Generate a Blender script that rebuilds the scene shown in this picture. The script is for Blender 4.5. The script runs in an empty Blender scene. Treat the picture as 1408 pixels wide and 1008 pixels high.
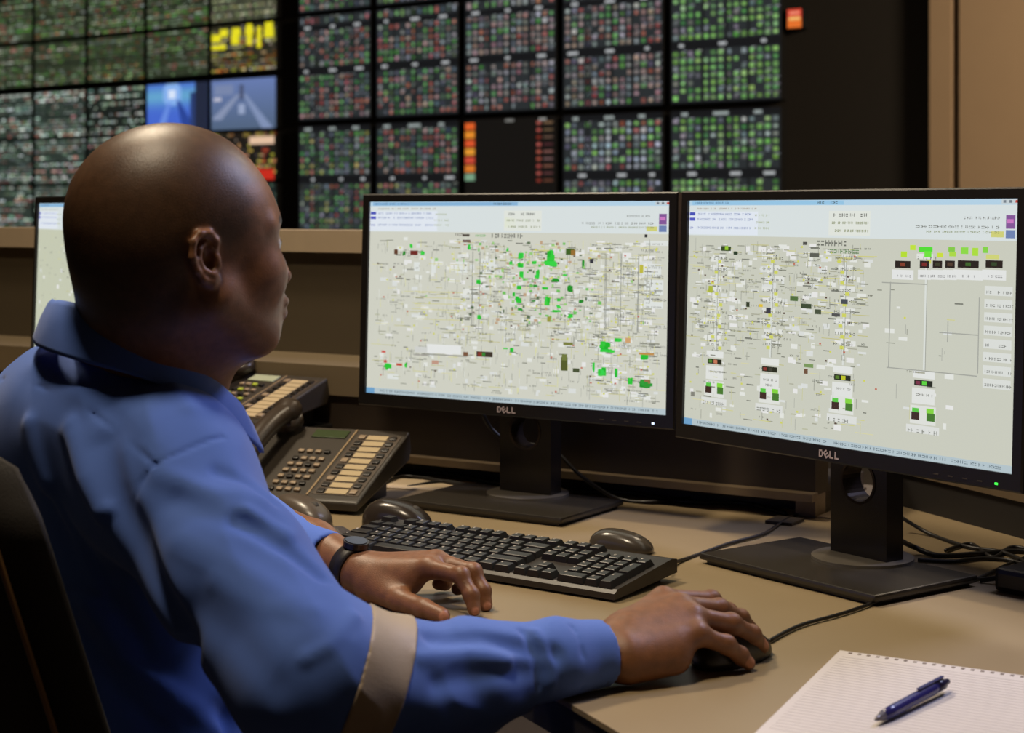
import bpy, bmesh, math, random
import numpy as np
from mathutils import Vector, Matrix
R = math.radians
F = 2290.0; CX = 704.0; HY = 288.0; CAMZ = 1.19; DESK = 0.75

def at(px, py, Y):
    return np.array([(px - CX) / F * Y, Y, CAMZ - (py - HY) / F * Y])
def on(px, py, z=DESK):
    Y = (CAMZ - z) * F / (py - HY)
    return np.array([(px - CX) / F * Y, Y, z])

scene = bpy.context.scene
C = scene.collection
# ---------------------------------------------------------------- camera
cd = bpy.data.cameras.new('camera'); cam = bpy.data.objects.new('camera', cd); C.objects.link(cam)
cam.location = (0, 0, CAMZ); cam.rotation_euler = (R(90), 0, 0)
cd.sensor_width = 36; cd.lens = F / 1408 * 36
cd.shift_y = -(504 - HY) / 1408.0
cd.clip_start = 0.05
cd.dof.use_dof = True; cd.dof.focus_distance = 1.95; cd.dof.aperture_fstop = 7.4
scene.camera = cam
# ---------------------------------------------------------------- world, view
w = bpy.data.worlds.new('world'); scene.world = w; w.use_nodes = True
w.node_tree.nodes['Background'].inputs[0].default_value = (1.0, 0.8, 0.6, 1)
w.node_tree.nodes['Background'].inputs[1].default_value = 0.02
scene.view_settings.view_transform = 'Standard'; scene.view_settings.look = 'None'
scene.view_settings.exposure = 0.0; scene.view_settings.gamma = 1
scene.view_settings.use_curve_mapping = False
# ---------------------------------------------------------------- lamps
def area(name, loc, target, size, power, color):
    l = bpy.data.lights.new(name, 'AREA'); l.shape = 'DISK'; l.size = size; l.energy = power; l.color = color
    o = bpy.data.objects.new(name, l); C.objects.link(o); o.location = loc
    o.rotation_euler = (Vector(target) - Vector(loc)).to_track_quat('-Z', 'Y').to_euler(); return o
WARM = (1.0, 0.83, 0.60); COOL = (0.62, 0.66, 1.0)
area('ceiling_lamp_left', (-0.75, 2.75, 3.0), (0.1, 1.9, 0.75), 0.22, 34, WARM)
area('ceiling_lamp_near', (-0.42, 1.22, 3.0), (-0.3, 1.6, 0.9), 0.32, 31, WARM)
area('ceiling_lamp_right', (1.3, 4.1, 3.0), (0.4, 2.2, 0.75), 0.5, 14, WARM)
area('cool_screen_fill', (1.5, 2.6, 2.6), (-0.25, 1.65, 1.1), 0.6, 30, COOL)  # added cool fill standing for the glow of the screens, no ceiling fixture
area('ceiling_lamp_wall', (3.6, 4.0, 3.0), (3.0, 6.6, 1.8), 0.8, 115, WARM)
area('ceiling_lamp_console', (-1.0, 2.6, 2.9), (-0.4, 3.0, 1.0), 0.4, 8, WARM)

# ---------------------------------------------------------------- helpers
def lin(c):
    out = []
    for v in c[:3]:
        v /= 255.0
        out.append(v / 12.92 if v <= 0.04045 else ((v + 0.055) / 1.055) ** 2.4)
    return tuple(out)
MATS = {}
def mat(name, rgb, rough=0.5, metal=0.0, var=0.12, scale=30.0, bump=0.0, bscale=200.0, spec=0.5, coat=0.0, emit=0.0, sheen=0.0):
    if name in MATS: return MATS[name]
    m = bpy.data.materials.new(name); m.use_nodes = True; nt = m.node_tree; b = nt.nodes['Principled BSDF']
    tc = nt.nodes.new('ShaderNodeTexCoord'); nz = nt.nodes.new('ShaderNodeTexNoise'); nz.inputs['Scale'].default_value = scale
    nz.inputs['Detail'].default_value = 4
    nt.links.new(tc.outputs['Object'], nz.inputs['Vector'])
    mx = nt.nodes.new('ShaderNodeMix'); mx.data_type = 'RGBA'; c = lin(rgb)
    mx.inputs[6].default_value = (*[x * (1 - var) for x in c], 1); mx.inputs[7].default_value = (*[min(1, x * (1 + var)) for x in c], 1)
    nt.links.new(nz.outputs['Fac'], mx.inputs[0]); nt.links.new(mx.outputs[2], b.inputs['Base Color'])
    b.inputs['Roughness'].default_value = rough; b.inputs['Metallic'].default_value = metal
    b.inputs['Specular IOR Level'].default_value = spec; b.inputs['Coat Weight'].default_value = coat
    b.inputs['Sheen Weight'].default_value = sheen
    if bump:
        n2 = nt.nodes.new('ShaderNodeTexNoise'); n2.inputs['Scale'].default_value = bscale; n2.inputs['Detail'].default_value = 5
        nt.links.new(tc.outputs['Object'], n2.inputs['Vector'])
        bp = nt.nodes.new('ShaderNodeBump'); bp.inputs['Strength'].default_value = bump; bp.inputs['Distance'].default_value = 0.002
        nt.links.new(n2.outputs['Fac'], bp.inputs['Height']); nt.links.new(bp.outputs['Normal'], b.inputs['Normal'])
    if emit:
        b.inputs['Emission Color'].default_value = (*c, 1); b.inputs['Emission Strength'].default_value = emit
    MATS[name] = m; return m
def screen_mat(name, strength=1.0):
    if name in MATS: return MATS[name]
    m = bpy.data.materials.new(name); m.use_nodes = True; nt = m.node_tree; b = nt.nodes['Principled BSDF']
    a = nt.nodes.new('ShaderNodeVertexColor'); a.layer_name = 'Col'
    b.inputs['Base Color'].default_value = (0.01, 0.01, 0.012, 1); b.inputs['Roughness'].default_value = 0.35
    nt.links.new(a.outputs['Color'], b.inputs['Emission Color']); b.inputs['Emission Strength'].default_value = strength
    MATS[name] = m; return m
def tag(o, label, cat, group=None, kind=None):
    if label: o['label'] = label
    if cat: o['category'] = cat
    if group: o['group'] = group
    if kind: o['kind'] = kind
    return o
def empty(name, loc, rz=0, label=None, cat=None, group=None):
    o = bpy.data.objects.new(name, None); C.objects.link(o); o.location = loc; o.rotation_euler = (0, 0, rz); o.empty_display_size = 0.05
    if label: tag(o, label, cat, group)
    return o
def link(name, me, material, parent=None, smooth=False, loc=None, rot=None):
    o = bpy.data.objects.new(name, me); C.objects.link(o)
    for m in (material if isinstance(material, (list, tuple)) else [material]): me.materials.append(m)
    if parent: o.parent = parent
    if loc is not None: o.location = loc
    if rot is not None: o.rotation_euler = rot
    if smooth:
        me.polygons.foreach_set('use_smooth', [True] * len(me.polygons))
    return o
def copy_tree(o, parent=None):
    c = o.copy(); C.objects.link(c); c.parent = parent
    for ch in list(o.children): copy_tree(ch, c)
    return c

class MB:
    def __init__(s): s.v = []; s.f = []; s.m = []
    def add(s, vs, fs, mi=0):
        o = len(s.v); s.v += [tuple(map(float, v)) for v in vs]; s.f += [tuple(i + o for i in f) for f in fs]; s.m += [mi] * len(fs); return s
    def box(s, c, d, mi=0, rz=0.0, bev=0.0, M=None, taper=1.0):
        """box centred at c with size d; bev = chamfer"""
        bm = bmesh.new(); bmesh.ops.create_cube(bm, size=1)
        for v in bm.verts:
            t = taper if v.co.z > 0 else 1.0
            v.co = Vector((v.co.x * d[0] * t, v.co.y * d[1] * t, v.co.z * d[2]))
        if bev: bmesh.ops.bevel(bm, geom=bm.edges[:], offset=bev, segments=2, profile=0.6, affect='EDGES')
        X = Matrix.Translation(Vector(c)) @ Matrix.Rotation(rz, 4, 'Z')
        if M is not None: X = M @ Matrix.Translation(Vector(c)) @ Matrix.Rotation(rz, 4, 'Z')
        bm.verts.index_update()
        s.add([X @ v.co for v in bm.verts], [[v.index for v in f.verts] for f in bm.faces], mi); bm.free(); return s
    def prism(s, poly, z0, z1, mi=0, M=None):
        n = len(poly); a = sum(poly[i][0] * poly[(i + 1) % n][1] - poly[(i + 1) % n][0] * poly[i][1] for i in range(n))
        if a < 0: poly = poly[::-1]
        vs = [Vector((p[0], p[1], z0)) for p in poly] + [Vector((p[0], p[1], z1)) for p in poly]
        if M is not None: vs = [M @ v for v in vs]
        fs = [list(range(n))[::-1], list(range(n, 2 * n))] + [[i, (i + 1) % n, n + (i + 1) % n, n + i] for i in range(n)]
        return s.add(vs, fs, mi)
    def tube(s, pts, r, seg=10, mi=0, caps=True, closed=False):
        pts = [Vector(p) for p in pts]; n = len(pts); rs = r if isinstance(r, (list, tuple)) else [r] * n
        vs = []; up = None
        for i, p in enumerate(pts):
            if closed: t = pts[(i + 1) % n] - pts[i - 1]
            else: t = pts[min(i + 1, n - 1)] - pts[max(i - 1, 0)]
            t.normalize()
            if up is None: up = Vector((0, 0, 1)) if abs(t.z) < 0.9 else Vector((1, 0, 0))
            a = t.cross(up).normalized(); b = a.cross(t).normalized(); up = b
            for k in range(seg):
                g = 2 * math.pi * k / seg; vs.append(p + a * math.cos(g) * rs[i] + b * math.sin(g) * rs[i])
        fs = []
        for i in range(n if closed else n - 1):
            j = (i + 1) % n
            for k in range(seg): fs.append([i * seg + k, j * seg + k, j * seg + (k + 1) % seg, i * seg + (k + 1) % seg][::-1])
        if caps and not closed: fs += [list(range(seg)), list(range((n - 1) * seg, n * seg))[::-1]]
        return s.add(vs, fs, mi)
    def ring(s, c, r0, r1, y0, y1, seg=32, mi=0, axis='y'):
        """annulus prism"""
        vs = []
        for k in range(seg):
            g = 2 * math.pi * k / seg; x, z = math.cos(g), math.sin(g)
            for r, y in ((r0, y0), (r1, y0), (r1, y1), (r0, y1)):
                vs.append((c[0] + x * r, c[1] + y, c[2] + z * r) if axis == 'y' else (c[0] + x * r, c[1] + z * r, c[2] + y))
        fs = []
        for k in range(seg):
            j = (k + 1) % seg
            for q in range(4):
                a, b = k * 4 + q, k * 4 + (q + 1) % 4; c2, d = j * 4 + (q + 1) % 4, j * 4 + q
                fs.append([a, b, c2, d])
        return s.add(vs, fs, mi)
    def mesh(s, name):
        me = bpy.data.meshes.new(name); me.from_pydata(s.v, [], s.f); me.polygons.foreach_set('material_index', s.m)
        bm = bmesh.new(); bm.from_mesh(me); bmesh.ops.recalc_face_normals(bm, faces=bm.faces[:]); bm.to_mesh(me); bm.free()
        me.update(); return me
    def build(s, name, material, parent=None, smooth=False, loc=None, rot=None):
        return link(name, s.mesh(name), material, parent, smooth, loc, rot)

def smooth_path(pts, n=8):
    pts = [Vector(p) for p in pts]; out = []
    P = [pts[0]] + pts + [pts[-1]]
    for i in range(1, len(P) - 2):
        for k in range(n):
            t = k / n; p0, p1, p2, p3 = P[i - 1:i + 3]
            out.append(0.5 * ((2 * p1) + (p2 - p0) * t + (2 * p0 - 5 * p1 + 4 * p2 - p3) * t * t + (3 * p1 - p0 - 3 * p2 + p3) * t ** 3))
    out.append(pts[-1]); return out
def cable(pts, r, label, cat='cable', name='cable', group=None):
    o = MB().tube(smooth_path(pts, 8), r, 8).build(name, mat('cable_black', (26, 23, 21), 0.45), smooth=True)
    return tag(o, label, cat, group)

# ---------------------------------------------------------------- display picture: flat coloured cells on one screen mesh
class Paint:
    """u 0..1 left to right, v 0..1 top to bottom"""
    def __init__(s, W, H, bg): s.W = W; s.H = H; s.q = [(0, 0, 1, 1, bg, 0)]; s.n = 0
    def r(s, u0, v0, u1, v1, c, layer=1):
        u0, u1 = max(0, min(u0, u1)), min(1, max(u0, u1)); v0, v1 = max(0, min(v0, v1)), min(1, max(v0, v1))
        if u1 > u0 and v1 > v0: s.q.append((u0, v0, u1, v1, c, layer))
    def c(s, u, v, w_, h_, col, layer=2): s.r(u - w_ / 2, v - h_ / 2, u + w_ / 2, v + h_ / 2, col, layer)
    def text(s, rnd, u0, v0, u1, h, c, layer=3, dens=0.75):
        """a line of unreadable small type"""
        u = u0; a = s.H / s.W
        while u < u1:
            wd = h * a * rnd.uniform(0.35, 0.8)
            if rnd.random() < dens:
                k = rnd.random()
                if k < .4: s.r(u, v0, u + wd * .35, v0 + h, c, layer); s.r(u, v0 + h * .35, u + wd, v0 + h * .6, c, layer)
                elif k < .75: s.r(u, v0 + h * .1, u + wd, v0 + h * .35, c, layer); s.r(u, v0 + h * .7, u + wd, v0 + h * .95, c, layer)
                else: s.r(u, v0, u + wd * .4, v0 + h * .9, c, layer)
            u += wd * 1.35
    def build(s, name, material, parent, loc=(0, 0, 0), rot=None):
        vs = []; fs = []; cols = []
        for i, (u0, v0, u1, v1, c, l) in enumerate(s.q):
            y = -(l * 0.00012 + (i % 40) * 2.2e-6)
            x0, x1 = (u0 - .5) * s.W, (u1 - .5) * s.W; z0, z1 = (.5 - v1) * s.H, (.5 - v0) * s.H
            o = len(vs); vs += [(x0, y, z0), (x1, y, z0), (x1, y, z1), (x0, y, z1)]; fs.append((o, o + 1, o + 2, o + 3)); cols += [(*lin(c), 1.0)] * 4
        me = bpy.data.meshes.new(name); me.from_pydata(vs, [], fs)
        ca = me.color_attributes.new('Col', 'FLOAT_COLOR', 'CORNER'); ca.data.foreach_set('color', np.array(cols, dtype=np.float32).ravel())
        return link(name, me, material, parent, False, loc, rot)

# ---------------------------------------------------------------- distance-field modelling
class SDF:
    """ordered list of smooth unions / cuts, meshed block by block"""
    def __init__(s): s.p = []; s.disp = None
    def cap(s, a, b, ra, rb=None, k=0.01, op='u'):
        a = np.array(a, float); b = np.array(b, float); rb = ra if rb is None else rb
        s.p.append(('c', op, k, a, b, ra, rb, (a + b) / 2, np.linalg.norm(b - a) / 2 + max(ra, rb))); return s
    def chain(s, pts, rs, k=0.006, k0=None):
        for i in range(len(pts) - 1): s.cap(pts[i], pts[i + 1], rs[i], rs[i + 1], k if (i or k0 is None) else k0)
        return s
    def ell(s, c, r, k=0.01, op='u', M=None):
        c = np.array(c, float); r = np.array(r, float)
        s.p.append(('e', op, k, c, r, None if M is None else np.array(M, float), None, c, float(r.max()))); return s
    def plane(s, p, n, k=0.001):      # keep the side n points away from
        n = np.array(n, float); n /= np.linalg.norm(n)
        s.p.append(('p', 'i', k, np.array(p, float), n, None, None, None, None)); return s
    def ev(s, P, c=None, rad=0.0):
        d = np.full(len(P), 0.35)
        for q in s.p:
            t, op, k = q[0], q[1], q[2]
            if c is not None and q[7] is not None:
                if np.linalg.norm(c - q[7]) > rad + q[8] + k + 0.03: continue
            if t == 'c':
                a, b, ra, rb = q[3:7]; ab = b - a; L = ab @ ab + 1e-12
                h = np.clip((P - a) @ ab / L, 0, 1); e = np.linalg.norm(P - a - h[:, None] * ab, axis=1) - (ra + (rb - ra) * h)
            elif t == 'e':
                X = P - q[3]
                if q[5] is not None: X = X @ q[5]
                r = q[4]; k0 = np.linalg.norm(X / r, axis=1); k1 = np.linalg.norm(X / (r * r), axis=1) + 1e-9; e = k0 * (k0 - 1) / k1
            else: e = (P - q[3]) @ q[4]
            if op == 'u':
                h = np.maximum(k - np.abs(d - e), 0) / max(k, 1e-6); d = np.minimum(d, e) - h * h * k * 0.25
            else:
                if op == 's': e = -e
                h = np.maximum(k - np.abs(d - e), 0) / max(k, 1e-6); d = np.maximum(d, e) + h * h * k * 0.25
        if s.disp is not None: d = s.disp(P, d)
        return d
    def march(s, px, py, lo=0.9, hi=2.4):
        """first point of the surface along the line of sight through a pixel"""
        dv = at(px, py, 1.0) - np.array([0, 0, CAMZ]); o = np.array([0, 0, CAMZ])
        Y = np.linspace(lo, hi, 1500); P = o + Y[:, None] * dv; d = s.ev(P); i = np.argmax(d < 0)
        return P[i] if d[i] < 0 else None
    def mesh(s, name, lo, hi, h, B=24, f=None):
        f = f or s.ev
        lo = np.array(lo, float); hi = np.array(hi, float); n = np.ceil((hi - lo) / (h * B)).astype(int)
        ii = np.stack(np.meshgrid(*[np.arange(k) for k in n], indexing='ij'), -1).reshape(-1, 3)
        cen = lo + (ii + 0.5) * B * h; rad = B * h * 0.87
        d = f(cen); act = ii[np.abs(d) < rad * 1.35 + 0.012]
        N = n * B + 4; ax = np.arange(-1, B + 1)
        gi = np.stack(np.meshgrid(ax, ax, ax, indexing='ij'), -1).reshape(-1, 3)
        S = B + 2; VI = []; VP = []; FA = []
        corners = [(0, 0, 0), (1, 0, 0), (0, 1, 0), (1, 1, 0), (0, 0, 1), (1, 0, 1), (0, 1, 1), (1, 1, 1)]
        edges = [(0, 1), (2, 3), (4, 5), (6, 7), (0, 2), (1, 3), (4, 6), (5, 7), (0, 4), (1, 5), (2, 6), (3, 7)]
        cid = lambda a: (a[:, 0] + 1) * N[1] * N[2] + (a[:, 1] + 1) * N[2] + (a[:, 2] + 1)
        for b in act:
            base = b * B; G = gi + base; P = lo + G * h; c = lo + (b + 0.5) * B * h
            v = f(P, c, rad + 2 * h).reshape(S, S, S)
            ins = v < 0
            if ins.all() or not ins.any(): continue
            cs = [v[a:a + S - 1, bb:bb + S - 1, cc:cc + S - 1] for a, bb, cc in corners]
            cnt = sum((x < 0).astype(int) for x in cs); mk = (cnt > 0) & (cnt < 8); idx = np.argwhere(mk)
            if not len(idx): continue
            cv = np.stack([x[mk] for x in cs], 1); acc = np.zeros((len(idx), 3)); num = np.zeros(len(idx))
            for e0, e1 in edges:
                a0, a1 = cv[:, e0], cv[:, e1]; x = (a0 < 0) != (a1 < 0); t = np.where(x, a0 / np.where(x, a0 - a1, 1), 0)
                p = np.array(corners[e0])[None] + t[:, None] * (np.array(corners[e1]) - np.array(corners[e0]))[None]
                acc += p * x[:, None]; num += x
            pos = acc / num[:, None]; cell = idx - 1 + base
            VI.append(cid(cell)); VP.append(lo + (cell + pos) * h)
            inner = ins[1:, 1:, 1:]
            for axis in range(3):
                a = ins[1:S - 1, 1:S - 1, 1:S - 1]
                sl = [slice(1, S - 1)] * 3; sl[axis] = slice(2, S); bb = ins[tuple(sl)]
                e = np.argwhere(a != bb)
                if not len(e): continue
                g = e + base; u = np.zeros(3, int); w_ = np.zeros(3, int); u[(axis + 1) % 3] = 1; w_[(axis + 2) % 3] = 1
                q = np.stack([cid(g - u - w_), cid(g - w_), cid(g), cid(g - u)], 1)
                flip = ~a[e[:, 0], e[:, 1], e[:, 2]]; q[flip] = q[flip][:, ::-1]; FA.append(q)
        VI = np.concatenate(VI); VP = np.concatenate(VP); FA = np.concatenate(FA)
        uid, first = np.unique(VI, return_index=True); V = VP[first]
        pos = np.searchsorted(uid, FA); pos = np.clip(pos, 0, len(uid) - 1); good = (uid[pos] == FA).all(1); Q = pos[good]
        me = bpy.data.meshes.new(name); me.vertices.add(len(V)); me.vertices.foreach_set('co', V.astype(np.float32).ravel())
        me.loops.add(len(Q) * 4); me.loops.foreach_set('vertex_index', Q.astype(np.int32).ravel())
        me.polygons.add(len(Q)); me.polygons.foreach_set('loop_start', np.arange(len(Q), dtype=np.int32) * 4)
        me.polygons.foreach_set('loop_total', np.full(len(Q), 4, dtype=np.int32))
        me.update(calc_edges=True); me.validate()
        return me, V
# ---------------------------------------------------------------- the room
YW = R(37.1)                                   # the room and the desk stand at an angle to the camera
WU = np.array([math.cos(YW), -math.sin(YW), 0]); WV = np.array([math.sin(YW), math.cos(YW), 0])
WO = np.array([0, 9.0, 0])
def wall_s(px): t = (px - CX) / F; return 9 * t / (1 + 0.756 * t) / math.cos(YW)
def wp(s, y, z=0.0): return WO + s * WU + y * WV + np.array([0, 0, z])
black = mat('matt_black_wall', (44, 39, 34), 0.75, var=0.08)
beige = mat('beige_wall_paint', (190, 160, 128), 0.8, var=0.04, scale=6, bump=0.15)
def struct(name, mb, m, **k):
    o = mb.build(name, m, **k); o['kind'] = 'structure'; return o
def wbox(mb, s0, s1, y0, y1, z0, z1):
    p = [wp(s0, y0), wp(s1, y0), wp(s1, y1), wp(s0, y1)]; return mb.prism([(q[0], q[1]) for q in p], z0, z1)
S0, S1 = wall_s(1278), wall_s(1308)
struct('wall_back', wbox(MB(), -7.5, S0, 0.10, 0.3, 0, 3.6), black)
mb = MB(); wbox(mb, S0, S1, 0.0, 0.3, 0, 3.6); wbox(mb, wall_s(1319), 9, 0.0, 0.3, 0, 3.6)
struct('wall_back_right', mb, beige)
struct('trim_1', wbox(MB(), S1, wall_s(1319), 0.04, 0.3, 0, 3.6), mat('dark_groove', (84, 68, 52), 0.7))
struct('floor', wbox(MB(), -7.5, 9, -13, 0.3, -0.1, 0), mat('carpet_floor', (62, 54, 48), 0.95, var=0.3, scale=80, bump=0.3))
struct('ceiling', wbox(MB(), -7.5, 9, -13, 0.3, 3.6, 3.7), mat('ceiling_paint', (96, 84, 72), 0.9))
side = mat('brown_wall_paint', (118, 98, 78), 0.85, var=0.05, scale=5)
struct('wall_left', wbox(MB(), -7.6, -7.5, -13, 0.3, 0, 3.6), side)
struct('wall_right', wbox(MB(), 9, 9.1, -13, 0.3, 0, 3.6), side)
struct('wall_front', wbox(MB(), -7.5, 9, -13.1, -13, 0, 3.6), side)

# ---------------------------------------------------------------- video wall: each display is a thing
wall_screen = screen_mat('video_wall_picture', 1.0)
frame_m = mat('display_frame_black', (22, 20, 18), 0.6)
ORD = ['first', 'second', 'third', 'fourth', 'fifth']
ROWN = ['bottom row', 'second row up', 'third row up', 'fourth row up', 'top row']
def display(s0, s1, z0, z1, paint, label, group):
    W, H = s1 - s0, z1 - z0; root = wp((s0 + s1) / 2, 0.10, z0)
    t = empty('wall_display', root, -YW, label, 'wall display', group)
    b = 0.012
    mb = MB().box((0, -0.03, H / 2), (W, 0.06, H), bev=0.004); mb.build('housing', frame_m, t)
    P = paint; P.build('screen', wall_screen, t, (0, -0.0605, H / 2)); return t
def rc(rnd, c, j=25):
    k = rnd.uniform(-j, j); return tuple(max(0, min(255, v + k + rnd.uniform(-j, j) * .35)) for v in c)
def lamps(P, rnd, u0, v0, u1, v1, nx, ny, pal, gaps=(), back=(42, 46, 48), fill=0.92):
    """rows of small indicator symbols split into blocks by dark lines"""
    P.r(u0, v0, u1, v1, back, 1)
    du, dv = (u1 - u0) / nx, (v1 - v0) / ny
    for j in range(ny):
        for i in range(nx):
            if rnd.random() > fill: continue
            cu, cv = u0 + (i + .5) * du, v0 + (j + .5) * dv
            c = rc(rnd, rnd.choice(pal), 28)
            P.c(cu, cv, du * rnd.uniform(.42, .62), dv * rnd.uniform(.4, .66), c, 2)
            if rnd.random() < .4: P.c(cu + du * .2, cv - dv * .35, du * .6, dv * .18, rc(rnd, (120, 124, 126), 20), 3)
    for g in gaps: P.r(u0 + (u1 - u0) * g - .010, v0, u0 + (u1 - u0) * g + .010, v1, (20, 20, 20), 4)
def title(P, rnd, v, us, h=0.018, c=(176, 180, 182)):
    for u in us: P.c(u, v, rnd.uniform(.04, .11), h * 1.3, c, 5)
GR, LG, RD, PK, GY, WH, YL, OR = (88, 138, 78), (116, 168, 88), (146, 86, 76), (150, 122, 116), (112, 118, 120), (160, 166, 166), (150, 146, 84), (170, 110, 70)
pal_mix = [GR, GR, RD, RD, GY, (84, 96, 100), (62, 84, 60), PK]
pal_pink = [PK, PK, GY, GY, (136, 120, 116), GR, RD, WH, (100, 104, 112)]
pal_green = [LG, LG, LG, GR, GR, (130, 170, 110), GY]
pal_low = [GR, GR, (70, 110, 60), GY, RD, (88, 96, 110), (52, 70, 56), YL]
pal_cool = [GR, GY, (150, 164, 176), (104, 112, 130), RD, LG, WH]
COLB = [403, 509.5, 631, 766, 914, 1078]
sb = [wall_s(x) for x in COLB]
pals = [pal_mix, pal_mix, pal_pink, pal_pink, pal_green]
kinds = ['red and green', 'red, green and grey', 'pinkish grey and green', 'pale pink and grey', 'bright green']
GAPS = [(.25, .5, .76), (.22, .48, .72), (.26, .52, .74), (.25, .5, .7), (.3, .52, .72)]
rnd = random.Random(5)
for c in range(5):
    a, b = sb[c] + 0.012, sb[c + 1] - 0.038
    W = b - a
    # upper big display: three banks of symbols
    P = Paint(W, 0.62, (22, 23, 25))
    lamps(P, rnd, .01, .0, .99, .085, 14, 1, pals[c], GAPS[c]); lamps(P, rnd, .01, .135, .99, .49, 14, 6, pals[c], GAPS[c]); lamps(P, rnd, .01, .565, .99, .985, 14, 7, pals[c], GAPS[c])
    title(P, rnd, .11, (.12, .48, .82)); title(P, rnd, .528, (.1, .48, .85))
    display(a, b, 1.722, 2.342, P, f'{kinds[c]} wall display, {ORD[c]} from left in the wide upper row', 'wide wall displays')
    P = Paint(W, 0.3, (22, 23, 25)); lamps(P, rnd, .01, .02, .99, .98, 14, 7, pals[c], GAPS[c])
    display(a, b, 2.37, 2.67, P, f'{kinds[c]} wall display cut by the picture top, {ORD[c]} of the wide ones', 'wide wall displays')
    # lower big display
    if c == 2:
        P = Paint(W, 0.625, (21, 19, 17))
        for j in range(7): P.r(.0, .03 + j * .075, .11, .09 + j * .075, [(222, 96, 40), (226, 140, 44), (214, 84, 44), (224, 150, 50), (200, 74, 54), (214, 120, 44), (120, 160, 130)][j], 1)
        for j in range(9):
            P.c(.82, .05 + j * .062, .045, .026, rc(rnd, (150, 70, 56)), 1); P.c(.92, .05 + j * .062, .1, .02, rc(rnd, (96, 64, 54)), 1)
        P.c(.5, .02, .09, .02, (130, 130, 126), 1); P.c(.86, .02, .08, .02, (150, 150, 146), 1)
        lab = 'nearly black wall display with an orange strip down its left edge'
    else:
        P = Paint(W, 0.625, (22, 23, 25))
        p1 = [pal_low, pal_mix, None, pal_cool, pal_green + [WH, GY]][c]; p2 = [pal_low, pal_low, None, pal_cool, pal_green][c]
        lamps(P, rnd, .01, .055, .99, .47, 14, 7, p1, GAPS[c]); lamps(P, rnd, .01, .55, .99, .985, 14, 8, p2, GAPS[c])
        title(P, rnd, .03, (.13, .45, .5, .8), .02, (150, 160, 158)); title(P, rnd, .51, (.2, .6, .9))
        lab = ['dim green wide wall display standing just above the beige console cap', 'green and red wide wall display left of the nearly black one', None,
               'cool grey and green wide wall display right of the nearly black one', 'green and white wide wall display at the lower right end of the wall'][c]
    display(a, b, 1.062, 1.687, P, lab, 'wide wall displays')
# narrow displays on the left, five columns
LB = [-62, 40, 113, 194, 282, 376]
sl = [wall_s(x) for x in LB]
rows = [(1.062, 1.352), (1.372, 1.668), (1.688, 1.998), (2.045, 2.335), (2.362, 2.66)]
pale = [(150, 170, 156), (120, 140, 128), (176, 190, 180), (96, 122, 96), (150, 110, 100), (190, 198, 192)]
dimg = [(88, 120, 66), (66, 92, 52), (110, 120, 96), (120, 90, 60), (84, 100, 84)]
grn = [(96, 140, 70), (120, 132, 110), (90, 110, 80), (140, 150, 130), (130, 90, 70)]
def dense(P, rnd, pal, ny, den, back):
    P.r(0, 0, 1, 1, back, 1)
    for j in range(ny):
        v = (j + .5) / ny; u = .01; run = rnd.random() < .75; rb = rnd.uniform(.6, 1.15); q = .05 if rnd.random() < .4 else .0
        while u < .98:
            w_ = rnd.uniform(.012, .05) + q
            if rnd.random() < den * (1 if run else .3): P.c(u + w_ / 2, v, w_, .62 / ny * rnd.uniform(.7, 1.2), tuple(x * rb for x in rc(rnd, rnd.choice(pal), 30)), 2)
            u += w_ * 1.25
    for k in range(2): P.r(.4 * k + .25, 0, .4 * k + .262, 1, (20, 24, 22), 3)
    P.r(0, .5, 1, .53, (20, 24, 22), 3)
rnd = random.Random(11)
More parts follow.
